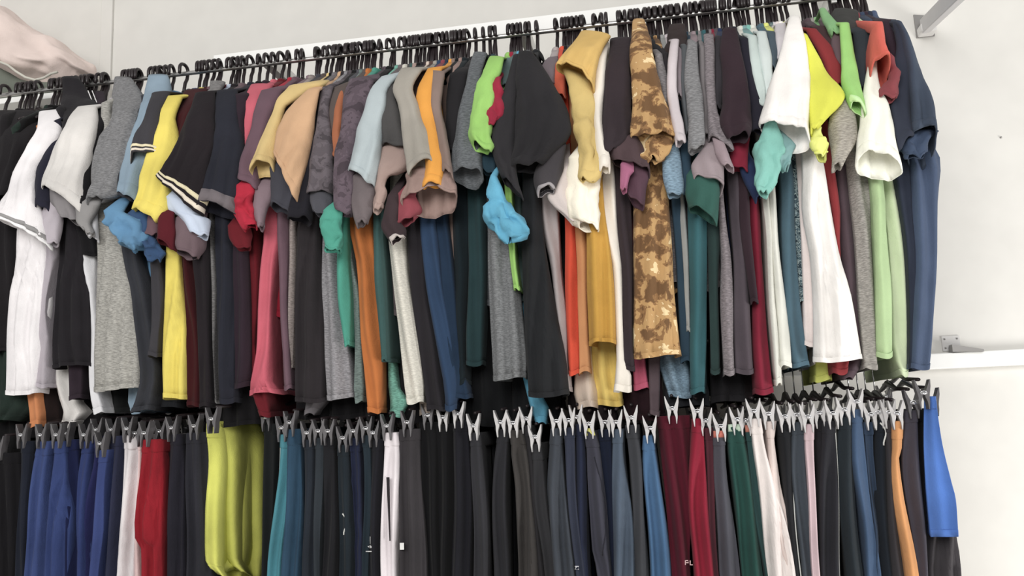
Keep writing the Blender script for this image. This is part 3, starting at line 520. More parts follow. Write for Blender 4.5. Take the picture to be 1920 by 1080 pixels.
# ------------------------------------------------------------------ shirts
def body_rings(rows, hook_x, lay, seed, neck_z, nrow=26, back=0.17):
    """rows: (z, xl, xr, yfront) from the shoulder down to the hem"""
    rnd = random.Random(seed)
    ph = [rnd.uniform(0, 6.28) for _ in range(6)]
    P = []
    z0 = rows[0][0]; z1 = rows[-1][0]
    for (z, xl, xr, yf) in rows: P.append(((z0-z)/(z0-z1), (z, xl, xr, yf)))
    rings = []
    for i in range(nrow):
        t = i/(nrow-1)
        z, xl, xr, yf = cat(P, t)
        w = max(0.006, xr-xl); xc = (xl+xr)/2
        down = min(1.0, max(0.0, (neck_z-z)/0.35))
        bx = lerp(hook_x, xc*0.35+hook_x*0.65, down)
        dd = neck_z - z
        bk = lerp(0.05, back, min(1, max(0, dd/0.11)))       # shoulders slope away from the neck
        nf = max(10, min(26, int(w/0.005)+8)); NF = 16
        ring = []
        pl = max(1.0, w/0.022)
        for k in range(NF+1):                                # front, left to right
            u = k/NF; th = math.pi*u
            x = xc - math.cos(th)*w/2
            dep = min(0.035, w*0.55)
            y = yf + dep*(1-math.sin(th)**0.8)
            cr = 0.17*min(w, 0.06)*down*math.sin(u*pl*6.28*0.9 + ph[0] + 1.3*math.sin(z*7+ph[1]))
            y += cr*math.sin(th)
            x += 0.05*min(w, .05)*down*math.sin(z*11+ph[2])*math.sin(th)
            y += 0.006*down*noise.noise(Vector((x*22+ph[3], seed, z*7)))+0.003*down*noise.noise(Vector((x*60, seed, z*12)))
            ring.append(Vector((x, y, z + 0.003*math.sin(th*2+ph[3])*t*t)))
        NS = 7
        for side in (1, -1):
            seq = range(1, NS+1) if side == 1 else range(NS, 0, -1)
            for k in seq:
                s = k/NS
                y = lerp(yf+min(0.035, w*0.55), bk, s)
                hw = (w/2-0.004)*(1-s)**2.0 + 0.004
                cx = lerp(xc, bx, s**1.3)
                wav = 0.005*down*math.sin(s*9+ph[4]+0.8*math.sin(z*6+ph[5]))*math.sin(math.pi*s)
                ring.append(Vector((cx+side*hw+wav, y, z)))
        rings.append(ring)
    return rings
def sleeve_surface(rows, lay, seed, tilt, dep, wr):
    rnd = random.Random(seed); ph = [rnd.uniform(0, 6.28) for _ in range(8)]
    pts = []
    for (lx, ly, rx, ry) in rows:
        a = place(lx, ly, True, lay); b = place(rx, ry, True, lay)
        pts.append((a, b))
    # parameter along the middle line
    L = [0.0]
    for i in range(1, len(pts)):
        L.append(L[-1] + max(0.004, (((pts[i][0]+pts[i][1])-(pts[i-1][0]+pts[i-1][1]))*0.5).length))
    P = [(l/L[-1], (*a, *b)) for l, (a, b) in zip(L, pts)]
    w_end = (pts[-1][1]-pts[-1][0]).length
    def ring(t, grow=0.0, N=30):
        v = cat(P, t); a = Vector(v[:3]); b = Vector(v[3:])
        c = (a+b)/2; h = (b-a)/2; w = h.length*2
        hd = dep if dep else max(0.010, min(0.030, w*0.34))
        hd = lerp(hd*0.55, hd, min(1, t*2.2))
        out = []
        c2 = c + Vector((0, hd*0.9, 0))
        pl = max(1.0, w/0.03)
        for k in range(N):
            th = 2*math.pi*k/N
            co, si = math.cos(th), math.sin(th)
            g = 1+grow/max(w, 0.01)
            # squarer section: cloth hangs in flat faces joined by folds
            cc = math.copysign(abs(co)**0.85, co); ss = math.copysign(abs(si)**0.9, si)
            p = c2 + h*cc*g + Vector((0, -hd*ss*(g+grow/hd*0.6), 0))
            crease = 0.24*hd*wr*t*math.sin(co*pl*3.1+ph[0]+1.5*math.sin(t*3+ph[1]))*(0.4+0.6*abs(si))
            p.y += crease
            if wr > 1.2:
                q = noise.noise_vector(Vector((p.x*38+ph[2], p.y*30, p.z*38+ph[3])))
                p += q*0.012*(wr-0.8)*min(1, t*3)
                q = noise.noise_vector(Vector((p.x*90+ph[3], p.y*60, p.z*70+ph[2])))
                p += q*0.004*(wr-0.8)*min(1, t*3)
            q = noise.noise_vector(Vector((p.x*15+ph[4], p.y*10, p.z*11+ph[5])))
            q2 = noise.noise_vector(Vector((p.x*45+ph[2], p.y*30, p.z*28+ph[1])))
            p += (q*0.007+q2*0.003)*min(1, t*2.5)*(0.3+0.7*min(1, w/0.06))
            # mouth: the far rim hangs lower than the near one
            tt = max(0.0, (t-0.6)/0.4)
            p.z -= tilt*hd*(1-si)*0.5*tt*tt*1.6
            p.z += 0.004*tt*math.sin(th*2+ph[4])+0.002*tt*math.sin(th*5+ph[5])
            out.append(p)
        return out
    return ring, pts
STRIPE = {'grey': [((150, 148, 148), .93, .965), ((245, 243, 244), .968, 1.0)],
          'cream': [((226, 214, 176), .90, .925), ((226, 214, 196), .945, .975)],
          'dull': [((112, 104, 108), .90, 1.0)]}
HOOKS_X = []
for px in HOOKS_PX:
    py = 171 - 0.109*px
    HOOKS_X.append(at(px, py-14, 0.0).x)
GROUP_S = 'short-sleeved shirts on the upper rail'
shirt_info = []
def shirt(idx, desc, col, sl, bd, op):
    lay = 0.012*op.get('d', 0)
    kind = op.get('k', 'plain')
    m = cloth(col, kind)
    bm_ = cloth(op.get('bcol', col), op.get('bk', kind))
    S = parse_sleeve(sl); B = parse_body(bd)
    low_sleeve = bool(S) and S[0][1] > 345 - 0.08*S[0][0]          # only a lower sleeve shows
    if sl.startswith('B') : low_sleeve = True
    # where the garment hangs
    if S and not low_sleeve:
        a = place(S[0][0], S[0][1], True, lay); b = place(S[0][2], S[0][3], True, lay)
        xs = (a.x+b.x)/2; top_z = (a.z+b.z)/2 - 0.004
    elif S:
        a = place(S[0][0], S[0][1], True, lay); b = place(S[0][2], S[0][3], True, lay)
        xs = (a.x+b.x)/2 + (0.03 if a.x < 0.1 else -0.03); top_z = RAIL_Z - 0.17
    else:
        p = place((B[0][1]+B[0][2])/2, B[0][0], False, lay)
        xs = p.x - 0.0; top_z = RAIL_Z - 0.17
    return dict(idx=idx, desc=desc, lay=lay, m=m, bm=bm_, S=S, B=B, xs=xs, top_z=min(top_z, RAIL_Z-0.075), op=op, col=col, low=low_sleeve)
def build_shirt(q, hook_x):
    op = q['op']; lay = q['lay']; S = q['S']; B = q['B']; seed = q['idx']*7+3
    polo = 'polo' in q['desc']
    root = empty('polo_shirt' if polo else 't_shirt', (hook_x, 0, RAIL_Z-0.08))
    tag(root, q['desc'], 'shirt', GROUP_S)
    off = root.location.copy()
    loc = lambda V: [Vector(v)-off for v in V]
    neck_z = RAIL_Z - 0.072
    tip_z = q['top_z']
    # --- body
    rows = [(neck_z, hook_x-0.008, hook_x+0.008, -0.05)]
    ytip = front_y(tip_z, False)
    if neck_z - tip_z > 0.03:
        rows.append((tip_z, lerp(hook_x, q['xs'], 0.7)-0.011, lerp(hook_x, q['xs'], 0.7)+0.011, ytip+0.012))
    blay = lay*0.6
    if B and at(0, B[0][0], -0.18).z < RAIL_Z-0.50: blay = -0.05
    if 'bd' in op: blay = 0.012*op['bd']
    if B:
        brows = []
        for (py, xl, xr) in B:
            a = place(xl, py, False, blay); b = place(xr, py, False, blay)
            brows.append(((a.z+b.z)/2, a.x, b.x, (a.y+b.y)/2))
        brows = [r for r in brows if r[0] < rows[-1][0]-0.03]
        if brows[0][0] < rows[-1][0]-0.12:       # upper body hidden by sleeves: carry the width up
            r = brows[0]; z = rows[-1][0]-0.06; xc = lerp((r[1]+r[2])/2, q['xs'], 0.5); w = min(0.022, r[2]-r[1])/2
            rows.append((z, xc-w, xc+w, r[3]+0.02))
        rows += brows
    else:
        rnd = random.Random(seed+5)
        x = q['xs']; w = 0.011; L = rnd.uniform(0.60, 0.64)
        rows.append((tip_z-0.1, x-w, x+w, -0.15)); rows.append((neck_z-0.4, x-w, x+w, -0.15)); rows.append((neck_z-L, x-w*1.3, x+w*1.3, -0.145))
    rings = body_rings(rows, hook_x, blay, seed, neck_z, nrow=26 if B else 14)
    V, F = loft(rings)
    ob = mesh_obj('body', loc(V), F, q['bm'], root); solidify(ob)
    # hem band
    hr = []
    r1 = rings[-1]; r0 = rings[-2]
    cx = sum((p.x for p in r1))/len(r1)
    for t in (0.62, 0.66, 1.0, 1.03):
        rr = []
        for a, b in zip(r0, r1):
            p = a.lerp(b, t); g = 1.0012 if t in (0.62, 1.03) else 1.0
            p = Vector((p.x + (0.0007 if p.x > cx else -0.0007), p.y-0.0009, p.z)); rr.append(p)
        hr.append(rr)
    V, F = loft(hr); ho = mesh_obj('hem', loc(V), F, q['bm'], root); solidify(ho, 0.0012)
    # neckband round the hanger neck
    nb = []
    for dz, g in ((0.004, 0.9), (0.0, 1.0), (-0.014, 1.08), (-0.018, 1.05)):
        nb.append([Vector((hook_x + 0.014*g*math.cos(t)*1.0, 0.002+0.062*g*math.sin(t), neck_z+0.006+dz+0.006*math.sin(t))) for t in [2*math.pi*k/20 for k in range(20)]])
    V, F = loft(nb)
    cm = q['bm']
    no = mesh_obj('collar' if polo else 'neckband', loc(V), F, cm, root); solidify(no)
    if op.get('polo') == 'white':
        for gap in (0.0, 0.011):
            pts = [at(165+gap*700+u*12, 170+u*30, -0.075) for u in (0, .3, .6, 1.0)]
            V, F = tube_geo(pts, 0.0013, 6); so = mesh_obj('collar_line', loc(V), F, cloth((230, 228, 228)), no); so['label'] = 'white tipping line'
    # --- near sleeve
    if S:
        wr = op.get('wr', 1.0)
        ring, pts = sleeve_surface(S, lay, seed, op.get('tilt', 0.25), op.get('dep'), wr)
        N = 20 if len(S) < 5 else 24
        rings = []
        if not q['low']:
            r = ring(0.0)
            for f in (1.0, 0.5):
                rr = []
                for p in r:
                    t = Vector((hook_x, -0.035, neck_z-0.006))
                    s = p.lerp(t, f*0.9); c = (pts[0][0]+pts[0][1])/2
                    rr.append(Vector((lerp(s.x, p.x, 0.25*(1-f)), s.y, min(s.z, max(p.z+0.02*(1-f), s.z)))))
                rings.append(rr)
        else:
            r = ring(0.0)
            c = sum((p for p in r), Vector())/len(r)
            t = Vector((lerp(c.x, hook_x, 0.4), max(c.y+0.05, -0.16), c.z+0.09))
            for f in (0.95, 0.5):
                rings.append([p.lerp(t, f) for p in r])
        rings += [ring(i/(N-1)) for i in range(N)]
        V, F = loft(rings)
        so = mesh_obj('sleeve', loc(V), F, q['m'], root); solidify(so)
        # stitched edge
        band = 0.012 if not op.get('rib') else 0.02
        tb = 0.90 if op.get('rib') else 0.925
        bcol = op.get('seam')
        V, F = loft([ring(tb-0.004, 0.0), ring(tb, 0.0028), ring((1+tb)/2, 0.0030), ring(0.998, 0.0028), ring(1.0, -0.001)])
        be = mesh_obj('sleeve_edge', loc(V), F, cloth(bcol) if bcol else q['m'], so); solidify(be, 0.001)
        if bcol: be['label'] = 'pale sleeve edge'
        for (c3, ta, tz) in STRIPE.get(op.get('st'), []):
            V, F = loft([ring(ta, 0.0042), ring((ta+tz)/2, 0.0046), ring(tz, 0.0042)])
            st = mesh_obj('stripe', loc(V), F, cloth(c3), so); solidify(st, 0.0008)
            st['label'] = ('pale' if sum(c3) > 550 else 'grey') + ' stripe round the sleeve'
    # --- far sleeve, hanging towards the wall
    fr = []
    x = hook_x
    for (z, y, hw, hd) in ((neck_z-0.01, 0.05, 0.007, 0.012), (neck_z-0.075, 0.15, 0.009, 0.03), (neck_z-0.14, 0.18, 0.012, 0.045), (neck_z-0.25, 0.20, 0.016, 0.05)):
        fr.append([Vector((x+hw*math.cos(t), y+hd*math.sin(t), z-0.2*hd*math.sin(t))) for t in [2*math.pi*k/12 for k in range(12)]])
    V, F = loft(fr); fo = mesh_obj('sleeve', loc(V), F, q['m'], root); solidify(fo)
    return root

# ------------------------------------------------------------------ setting
def build_setting():
    o = box('wall_back', (-4.2, WALL_Y, 0), (3.6, WALL_Y+0.12, 3.6), M_WALL); tag(o, 'plain white painted shop wall behind the rails', None, kind='structure')
    o = box('floor', (-4.2, -5.5, -0.05), (3.6, WALL_Y, 0), M_FLOOR); tag(o, 'pale floor below the rails', None, kind='structure')
    # shallow chase running up the wall at the upper left
    a = at(188, 60, WALL_Y-0.01); b = at(209, 60, WALL_Y-0.01)
    o = box('trim_1', (a.x, WALL_Y-0.010, 1.9), (b.x, WALL_Y, 3.6), M_WALL, bevel=0.002); tag(o, 'slim upright cover strip on the wall', None, kind='structure')
    # upper white bar on the wall and lower one
    Yb = WALL_Y-0.03
    zt = at(741, 74, Yb).z
    def wallbar(name, x0, x1, z0, z1, lab):
        r = empty(name, (x0, WALL_Y, z0))
        tag(r, lab, 'wall bar')
        v, f = box_geo((0, -0.03, 0), (x1-x0, -0.0005, z1-z0)); g = mesh_obj('bar', v, f, M_WHITE, r, smooth=False)
        md = g.modifiers.new('bevel', 'BEVEL'); md.width = 0.003; md.segments = 2
        return r
    pa = at(1900, 655, Yb); pb = at(1900, 685, Yb)
    wallbar('wall_bar', -2.2, 1.6, pb.z, pa.z, 'lower white wall bar running out past the trousers at right')
    # upper bar follows the rail
    up = empty('flat_bar', (0, 0.045, RAIL_Z)); tag(up, 'flat white steel bar just behind the black hooks of the upper rail', 'bar')
    x0 = at(400, 120, 0.045).x; x1 = at(1640, 0, 0.045).x
    zb = at(960, 68, 0.045).z-RAIL_Z; zt_ = at(960, 36, 0.045).z-RAIL_Z
    v, f = box_geo((x0, 0, zb), (x1, 0.006, zt_)); g = mesh_obj('bar', v, f, M_WHITE, up, smooth=False)
    md = g.modifiers.new('bevel', 'BEVEL'); md.width = 0.0015; md.segments = 2
    for xx in (x0+0.15, (x0+x1)/2, x1-0.1):
        v, f = box_geo((xx-0.012, 0.006, zb+0.004), (xx+0.012, WALL_Y-0.045, zt_-0.004)); mesh_obj('support_arm', v, f, M_WHITE, up, smooth=False)
    # rails
    x0, x1 = -2.35, at(1690, -12, 0).x
    V, F = tube_geo([(x0, 0, 0), (x0+0.01, 0, 0), (x1-0.01, 0, 0), (x1, 0, 0)], [0.0052, 0.0058, 0.0058, 0.0052], 16)
    r = empty('clothes_rail', (0, 0, RAIL_Z)); tag(r, 'slim steel upper rail carrying the shirt hangers', 'rail')
    mesh_obj('tube', V, F, M_STEEL, r)
    for xx in (x0+0.3, x1-0.15):
        v, f = box_geo((xx-0.006, 0.0, -0.012), (xx+0.006, WALL_Y, 0.0)); mesh_obj('support_arm', v, f, M_WHITE, r, smooth=False)
    x1 = at(1700, 700, 0).x
    V, F = tube_geo([(x0, 0, 0), (x0+0.01, 0, 0), (x1-0.01, 0, 0), (x1, 0, 0)], [0.0052, 0.0058, 0.0058, 0.0052], 16)
    r = empty('clothes_rail', (0, 0, RAIL2_Z)); tag(r, 'lower steel rail carrying the clip hangers and trousers', 'rail')
    mesh_obj('tube', V, F, M_STEEL, r)
    for xx in (x0+0.3, x1-0.1):
        v, f = box_geo((xx-0.006, 0.0, -0.01), (xx+0.006, WALL_Y, 0.006)); mesh_obj('support_arm', v, f, M_WHITE, r, smooth=False)
    # upper right bracket with the arm that comes out towards the viewer
    c = at(1732, 51, WALL_Y)
    br = empty('wall_bracket', c); tag(br, 'steel wall bracket with pale arm at the upper right', 'bracket')
    P = [at(1712, 29, WALL_Y)-c, at(1746, 31, WALL_Y)-c, at(1752, 68, WALL_Y)-c, at(1718, 72, WALL_Y)-c]
    V = [Vector((p.x, -0.0005, p.z)) for p in P] + [Vector((p.x, -0.005, p.z)) for p in P]
    F = [(0, 1, 2, 3), (7, 6, 5, 4), (0, 4, 5, 1), (1, 5, 6, 2), (2, 6, 7, 3), (3, 7, 4, 0)]
    mesh_obj('plate', V, F, M_PLATE, br, smooth=False)
    e0 = at(1733, 50, WALL_Y-0.02)-c
    e1 = at(1800, -16, WALL_Y-0.42)-c
    dd = (e1-e0); e1 = e0+dd*1.25
    n = dd.normalized(); side = Vector((n.y, -n.x, 0)).normalized()*0.010; upv = n.cross(side).normalized()*0.020
    if upv.z < 0: upv = -upv
    V = []
    for e in (e0, e1):
        for a_, b_ in ((-1, -1), (1, -1), (1, 1), (-1, 1)): V.append(e+side*a_+upv*b_)
    F = [(3, 2, 1, 0), (4, 5, 6, 7), (0, 1, 5, 4), (1, 2, 6, 5), (2, 3, 7, 6), (3, 0, 4, 7)]
    g = mesh_obj('arm', V, F, solid('pale_arm', (205, 203, 204), 0.45), br, smooth=False)
    md = g.modifiers.new('bevel', 'BEVEL'); md.width = 0.002; md.segments = 2
    # clevis cheeks holding the arm
    q0 = at(1722, 62, WALL_Y)-c; 
    v, f = box_geo((q0.x-0.006, -0.045, q0.z-0.016), (q0.x+0.034, -0.005, q0.z+0.008)); g = mesh_obj('clevis', v, f, solid('clevis_white', (222, 220, 218), 0.35), br, smooth=False)
    md = g.modifiers.new('bevel', 'BEVEL'); md.width = 0.004; md.segments = 2
    V, F = tube_geo([Vector((q0.x+0.002, -0.049, q0.z-0.008)), Vector((q0.x+0.002, -0.044, q0.z-0.008))], 0.003, 10); mesh_obj('bolt', V, F, M_BLACK, br)
    V, F = tube_geo([Vector((q0.x+0.030, -0.010, q0.z+0.004)), Vector((q0.x+0.030, -0.004, q0.z+0.004))], 0.004, 10); mesh_obj('bolt', V, F, M_BLACK, br)
    # lower bracket plate above the lower wall bar
    c = at(1782, 644, WALL_Y)
    br = empty('wall_bracket', c); tag(br, 'small pale bracket plate on the wall above the lower bar', 'bracket')
    p0 = at(1764, 631, WALL_Y)-c; p1 = at(1801, 657, WALL_Y)-c
    v, f = box_geo((p0.x, -0.004, p1.z), (p1.x, -0.0005, p0.z)); mesh_obj('plate', v, f, solid('pale_plate', (214, 212, 210), 0.35), br, smooth=False)
    for (u, w_) in ((0.15, 0.2), (0.85, 0.2), (0.15, 0.8)):
        p = Vector((lerp(p0.x, p1.x, u), 0, lerp(p0.z, p1.z, w_)))
        V, F = tube_geo([p+Vector((0, -0.006, 0)), p+Vector((0, -0.003, 0))], 0.0022, 8); mesh_obj('screw', V, F, M_PLATE, br)
    a_ = at(1783, 651, WALL_Y-0.03)-c; b_ = at(1842, 655, WALL_Y-0.035)-c
    V = [a_+Vector((0, 0.015, 0.006)), a_+Vector((0, -0.01, 0.006)), b_+Vector((0, -0.01, 0)), b_+Vector((0, 0.03, 0)),
         a_+Vector((0, 0.015, -0.012)), a_+Vector((0, -0.01, -0.012)), b_+Vector((0, -0.01, -0.006)), b_+Vector((0, 0.03, -0.006))]
    F = [(0, 1, 2, 3), (7, 6, 5, 4), (0, 4, 5, 1), (1, 5, 6, 2), (2, 6, 7, 3), (3, 7, 4, 0)]
    mesh_obj('tongue', V, F, M_PLATE, br, smooth=False)
    # nail head in the wall
    p = at(1876, 258, WALL_Y); V, F = tube_geo([(0, -0.004, 0), (0, 0, 0)], [0.0022, 0.0022], 10)
    o = mesh_obj('nail', V, F, M_PLATE); o.location = p; tag(o, 'tiny nail in the bare wall at far right', 'nail')
    # bundle in pale pink wrapping lying across the top at the left
    bundle()
def bundle():
    # outline measured at the left edge, given real depth and crumples
    root = empty('wrapped_bundle', at(40, 80, 0.15)); off = root.location
    tag(root, 'pale pink cloth bundle spilling over the shelf at upper left', 'bundle')
    N = 44; rings = []
    xs = [-260, -180, -110, -50, 0, 30, 60, 90, 115, 140, 156, 164]
    topy = [-20, -10, 0, 10, 26, 42, 58, 78, 92, 108, 124, 134]
    boty = [84, 92, 98, 104, 116, 134, 148, 150, 144, 138, 137, 136]
    PX = [(i/(len(xs)-1), v) for i, v in enumerate(zip(xs, topy, boty))]
    K = 46; N = 72
    for i in range(K):
        x, t, b = cat(PX, i/(K-1))
        a = at(x, t, 0.14); c = at(x, b, 0.14)
        mid = (a+c)/2; h = (a-c).length/2
        ring = []
        for j in range(N):
            th = 2*math.pi*j/N
            p = Vector((mid.x, 0.14 + 0.10*math.sin(th)*(h/0.06)**0.5*0.9, mid.z + h*math.cos(th)))
            q = noise.noise_vector(Vector((p.x*9, p.y*13, p.z*13)))*0.020
            r1 = 1-abs(noise.noise(Vector((p.x*16+p.z*20, p.y*14, p.z*10))))*2
            r2 = 1-abs(noise.noise(Vector((p.x*34-p.z*22, p.y*30, p.z*30+7))))*2
            out = Vector((0, math.sin(th), math.cos(th)))
            p += (q + out*(0.016*r1+0.006*r2))*(1 if i < K-8 else (K-1-i)/8.0)
            p.y = min(p.y, WALL_Y-0.012)
            ring.append(p-off)
        rings.append(ring)
    V, F = loft(rings); n = len(V)
    F.append(tuple(range(N))); F.append(tuple((len(rings)-1)*N+j for j in range(N))[::-1])
    o = mesh_obj('wrap', V, F, cloth((232, 212, 204)), root)
    s = o.modifiers.new('sub', 'SUBSURF'); s.levels = 1; s.render_levels = 1
    # piped lower seam
    pts = [at(x, y, 0.045)-off for x, y in ((-40, 98), (0, 116), (15, 122), (30, 134), (48, 145), (66, 150), (82, 146), (96, 138), (108, 135))]
    V, F = tube_geo(pts, 0.0035, 8); so = mesh_obj('piping', V, F, cloth((205, 202, 190)), root); so['label'] = 'pale piped seam'
    # green cloth beneath
    r2 = empty('folded_cloth', at(10, 160, 0.16)); off = r2.location
    tag(r2, 'dull green folded cloth under the pink bundle at upper left', 'cloth')
    rings = []
    for k, (x, t, b) in enumerate(((-200, 60, 200), (-80, 84, 200), (-10, 108, 200), (20, 124, 200), (50, 142, 198), (90, 150, 196), (125, 146, 192), (135, 150, 190))):
        a = at(x, t, 0.17); c = at(x, b, 0.17); mid = (a+c)/2; h = (a-c).length/2
        rings.append([Vector((mid.x, 0.17+0.05*math.sin(th)+0.006*math.sin(th*4+k), mid.z+h*math.cos(th)))-off for th in [2*math.pi*j/28 for j in range(28)]])
    V, F = loft(rings); F.append(tuple(range(28))); F.append(tuple((len(rings)-1)*28+j for j in range(28))[::-1])
    o = mesh_obj('fold', V, F, cloth((112, 118, 108)), r2)
    zs = min(v.z for v in V) + off.z
    xa = at(-200, 150, 0.17).x; xb = at(138, 190, 0.17).x
    sh = empty('wall_shelf', (xa, WALL_Y, zs)); tag(sh, 'white wall shelf under the bundle and the green cloth at upper left', 'shelf')
    v, f = box_geo((0, -0.24, -0.018), (xb-xa, -0.0005, -0.0008)); g = mesh_obj('board', v, f, M_WHITE, sh, smooth=False)
    md = g.modifiers.new('bevel', 'BEVEL'); md.width = 0.002; md.segments = 2
    for u in (0.12, 0.85):
        xx = (xb-xa)*u
        V = [(xx-0.004, -0.0005, -0.019), (xx-0.004, -0.20, -0.019), (xx-0.004, -0.20, -0.03), (xx-0.004, -0.0005, -0.16)]
        V += [(x_+0.008, y_, z_) for x_, y_, z_ in V]
        F = [(0, 1, 2, 3), (7, 6, 5, 4), (0, 4, 5, 1), (1, 5, 6, 2), (2, 6, 7, 3), (3, 7, 4, 0)]
        mesh_obj('shelf_bracket', V, F, M_PLATE, sh, smooth=False)

build_setting()

# ------------------------------------------------------------------ hangers
def hanger_proto():
    r = empty('clothes_hanger', (0, 0, RAIL_Z))
    R = 0.0135
    pts = [(0, -0.019, -0.006), (0, -0.0185, 0.004)]
    for k in range(0, 9):
        th = math.pi*(1-k/8)
        pts.append((0, -0.002+0.0165*math.cos(th), 0.0105+0.0150*math.sin(th)))
    pts += [(0, 0.0135, 0.0), (0, 0.011, -0.012), (0, 0.004, -0.026), (0, 0.001, -0.042), (0, 0.0, -0.066)]
    V, F = tube_geo(pts, [0.0040]+[0.0046]*(len(pts)-2)+[0.0055], 8)
    mesh_obj('hook', V, F, M_BLACK, r)
    # shoulders
    arc = []
    for k in range(-10, 11):
        u = k/10
        arc.append((0, 0.125*u, -0.066-0.062*abs(u)**1.25))
    V1, F1 = tube_geo(arc, [0.0035+0.002*(1-abs(k/10)) for k in range(-10, 11)], 8)
    V1 = [Vector((v.x*0.9, v.y, v.z-0.004)) for v in map(Vector, V1)]
    nk = merge((V1, F1), tube_geo([(0, 0, -0.050), (0, 0, -0.062), (0, 0, -0.085)], [0.006, 0.009, 0.007], 8))
    mesh_obj('shoulder_bar', nk[0], nk[1], M_BLACK, r)
    V, F = tube_geo([(0, 0.122, -0.126), (0, 0.09, -0.134), (0, -0.09, -0.134), (0, -0.122, -0.126)], 0.0028, 6)
    mesh_obj('lower_bar', V, F, M_BLACK, r)
    return r
PROTO_H = hanger_proto()
hanger_first = [True]
def copy_tree(o, parent=None):
    c = o.copy(); C.objects.link(c); c.parent = parent
    for ch in o.children: copy_tree(ch, c)
    return c
def place_hanger(x, label, rz, silver=False):
    if hanger_first[0]: h = PROTO_H; hanger_first[0] = False
    else: h = copy_tree(PROTO_H)
    h.location = (x, 0, RAIL_Z); h.rotation_euler = (0, 0, rz)
    tag(h, label, 'hanger', 'black plastic hangers on the upper rail')
    return h

infos = [shirt(i, *s) for i, s in enumerate(SHIRTS)]
order = sorted(infos, key=lambda q: q['xs'])
hx = sorted(HOOKS_X)
# every shirt hangs straight below its own hook; hooks keep a small distance from each other
last = -9.0
pos = [q['xs'] for q in order]
for _ in range(60):
    for i in range(len(pos)-1):
        g = pos[i+1]-pos[i]
        if g < 0.0085:
            m_ = (0.0085-g)/2; pos[i] -= m_; pos[i+1] += m_
used = set()
for q, p in zip(order, pos):
    k = min((k for k in range(len(hx)) if k not in used), key=lambda k: abs(hx[k]-p))
    if abs(hx[k]-p) < 0.006: used.add(k); p = hx[k]
    q['hook'] = p
rr = random.Random(5)
for q in order:
    build_shirt(q, q['hook'])
    place_hanger(q['hook'], 'black hanger whose hook carries the ' + ' '.join(q['desc'].split()[:10]), rr.uniform(-0.22, 0.22))
words_ = ['first', 'second', 'third', 'fourth', 'fifth', 'sixth', 'seventh', 'eighth', 'ninth', 'tenth', 'eleventh', 'twelfth']
spare = [x for x in hx if min(abs(x-q['hook']) for q in order) > 0.009 and x < order[3]['hook']+0.02]
for k, x in enumerate(spare[:12]):
    place_hanger(x, words_[k] + ' bare black hanger counted from the left end of the upper rail', rr.uniform(-0.22, 0.22))

# ------------------------------------------------------------------ trousers
GROUP_T = 'trousers clipped on the lower rail'
def trouser_front(z): return -0.165
def pants_rows(s, lay):
    rows = []
    for (py, xl, xr) in parse_body(s):
        a = at(xl, py, -0.165-lay); b = at(xr, py, -0.165-lay)
        rows.append(((a.z+b.z)/2, a.x, b.x, -0.165-lay))
    return rows
def clip_proto(jaw, name):
    r = empty('clip_hanger', (0, 0, 0))
    # wire hook resting over the lower rail, z measured from the waist
    H0 = RAIL2_Z-WAIST_Z
    pts = [(0, -0.016, H0-0.012), (0, -0.0165, H0)]
    for k in range(0, 9):
        th = math.pi*(1-k/8); pts.append((0, 0.0155*math.cos(th), H0+0.0015+0.010*math.sin(th)))
    pts += [(0, 0.0155, H0), (0, 0.010, H0-0.015), (0, 0.001, H0-0.035), (0, 0, 0.045)]
    V, F = tube_geo(pts, 0.0014, 6); h = mesh_obj('hook', V, F, M_SPRING, r); h['label'] = 'thin wire hook'
    # black plastic centre and cross bar
    V, F = tube_geo([(0, -0.15, 0.030), (0, -0.06, 0.034), (0, 0, 0.048), (0, 0.06, 0.034), (0, 0.15, 0.030)], [0.0035, 0.0045, 0.007, 0.0045, 0.0035], 8)
    mesh_obj('bar', V, F, M_BLACK, r)
    for y in (-0.163, 0.163):
        geos = []
        for s in (-1, 1):
            pr = [(0.0142*s, 0.029), (0.0112*s, 0.015), (0.0068*s, 0.002), (0.0064*s, -0.005), (0.0080*s, -0.015), (0.0074*s, -0.029)]
            th_ = [0.0007, 0.0030, 0.0048, 0.0040, 0.0022, 0.0007]
            V = []; F = []
            for (x, z), t in zip(pr, th_):
                V += [Vector((x-t, y-0.011, z)), Vector((x+t, y-0.011, z)), Vector((x+t*0.8, y+0.011, z)), Vector((x-t*0.8, y+0.011, z))]
            for i in range(len(pr)-1):
                for k in range(4): F.append((i*4+k, i*4+(k+1) % 4, (i+1)*4+(k+1) % 4, (i+1)*4+k))
            F.append((3, 2, 1, 0)); F.append(tuple(len(V)-4+k for k in range(4)))
            geos.append((V, F))
        V, F = merge(*geos)
        cl = mesh_obj('clip', V, F, jaw, r, smooth=False)
        md = cl.modifiers.new('bevel', 'BEVEL'); md.width = 0.0009; md.segments = 2
        ang = [0.006*1 for _ in range(1)]
        pts = [(0.0055*math.cos(a), y-0.0125+0.0012*math.sin(a*0.5), 0.003+0.0035*math.sin(a)) for a in [math.pi*2*k/14 for k in range(15)]]
        V, F = tube_geo(pts, 0.0009, 6)
        V2, F2 = tube_geo([(-0.004, y-0.013, 0.002), (0.004, y-0.013, 0.002)], 0.0022, 8)
        V, F = merge((V, F), (V2, F2))
        mesh_obj('spring', V, F, M_SPRING, cl)
    return r
PROTO_D = clip_proto(M_JAWD, 'dark'); PROTO_L = clip_proto(M_JAWL, 'pale')
first = {'D': True, 'L': True}
def place_clip(x, z, which, label, rz, rx=0.0, dy=0.0):
    pr = PROTO_D if which == 'D' else PROTO_L
    if first[which]: h = pr; first[which] = False
    else: h = copy_tree(pr)
    h.location = (x, dy, z); h.rotation_euler = (rx, 0, rz)
    tag(h, label, 'hanger', 'clip hangers on the lower rail')
    return h
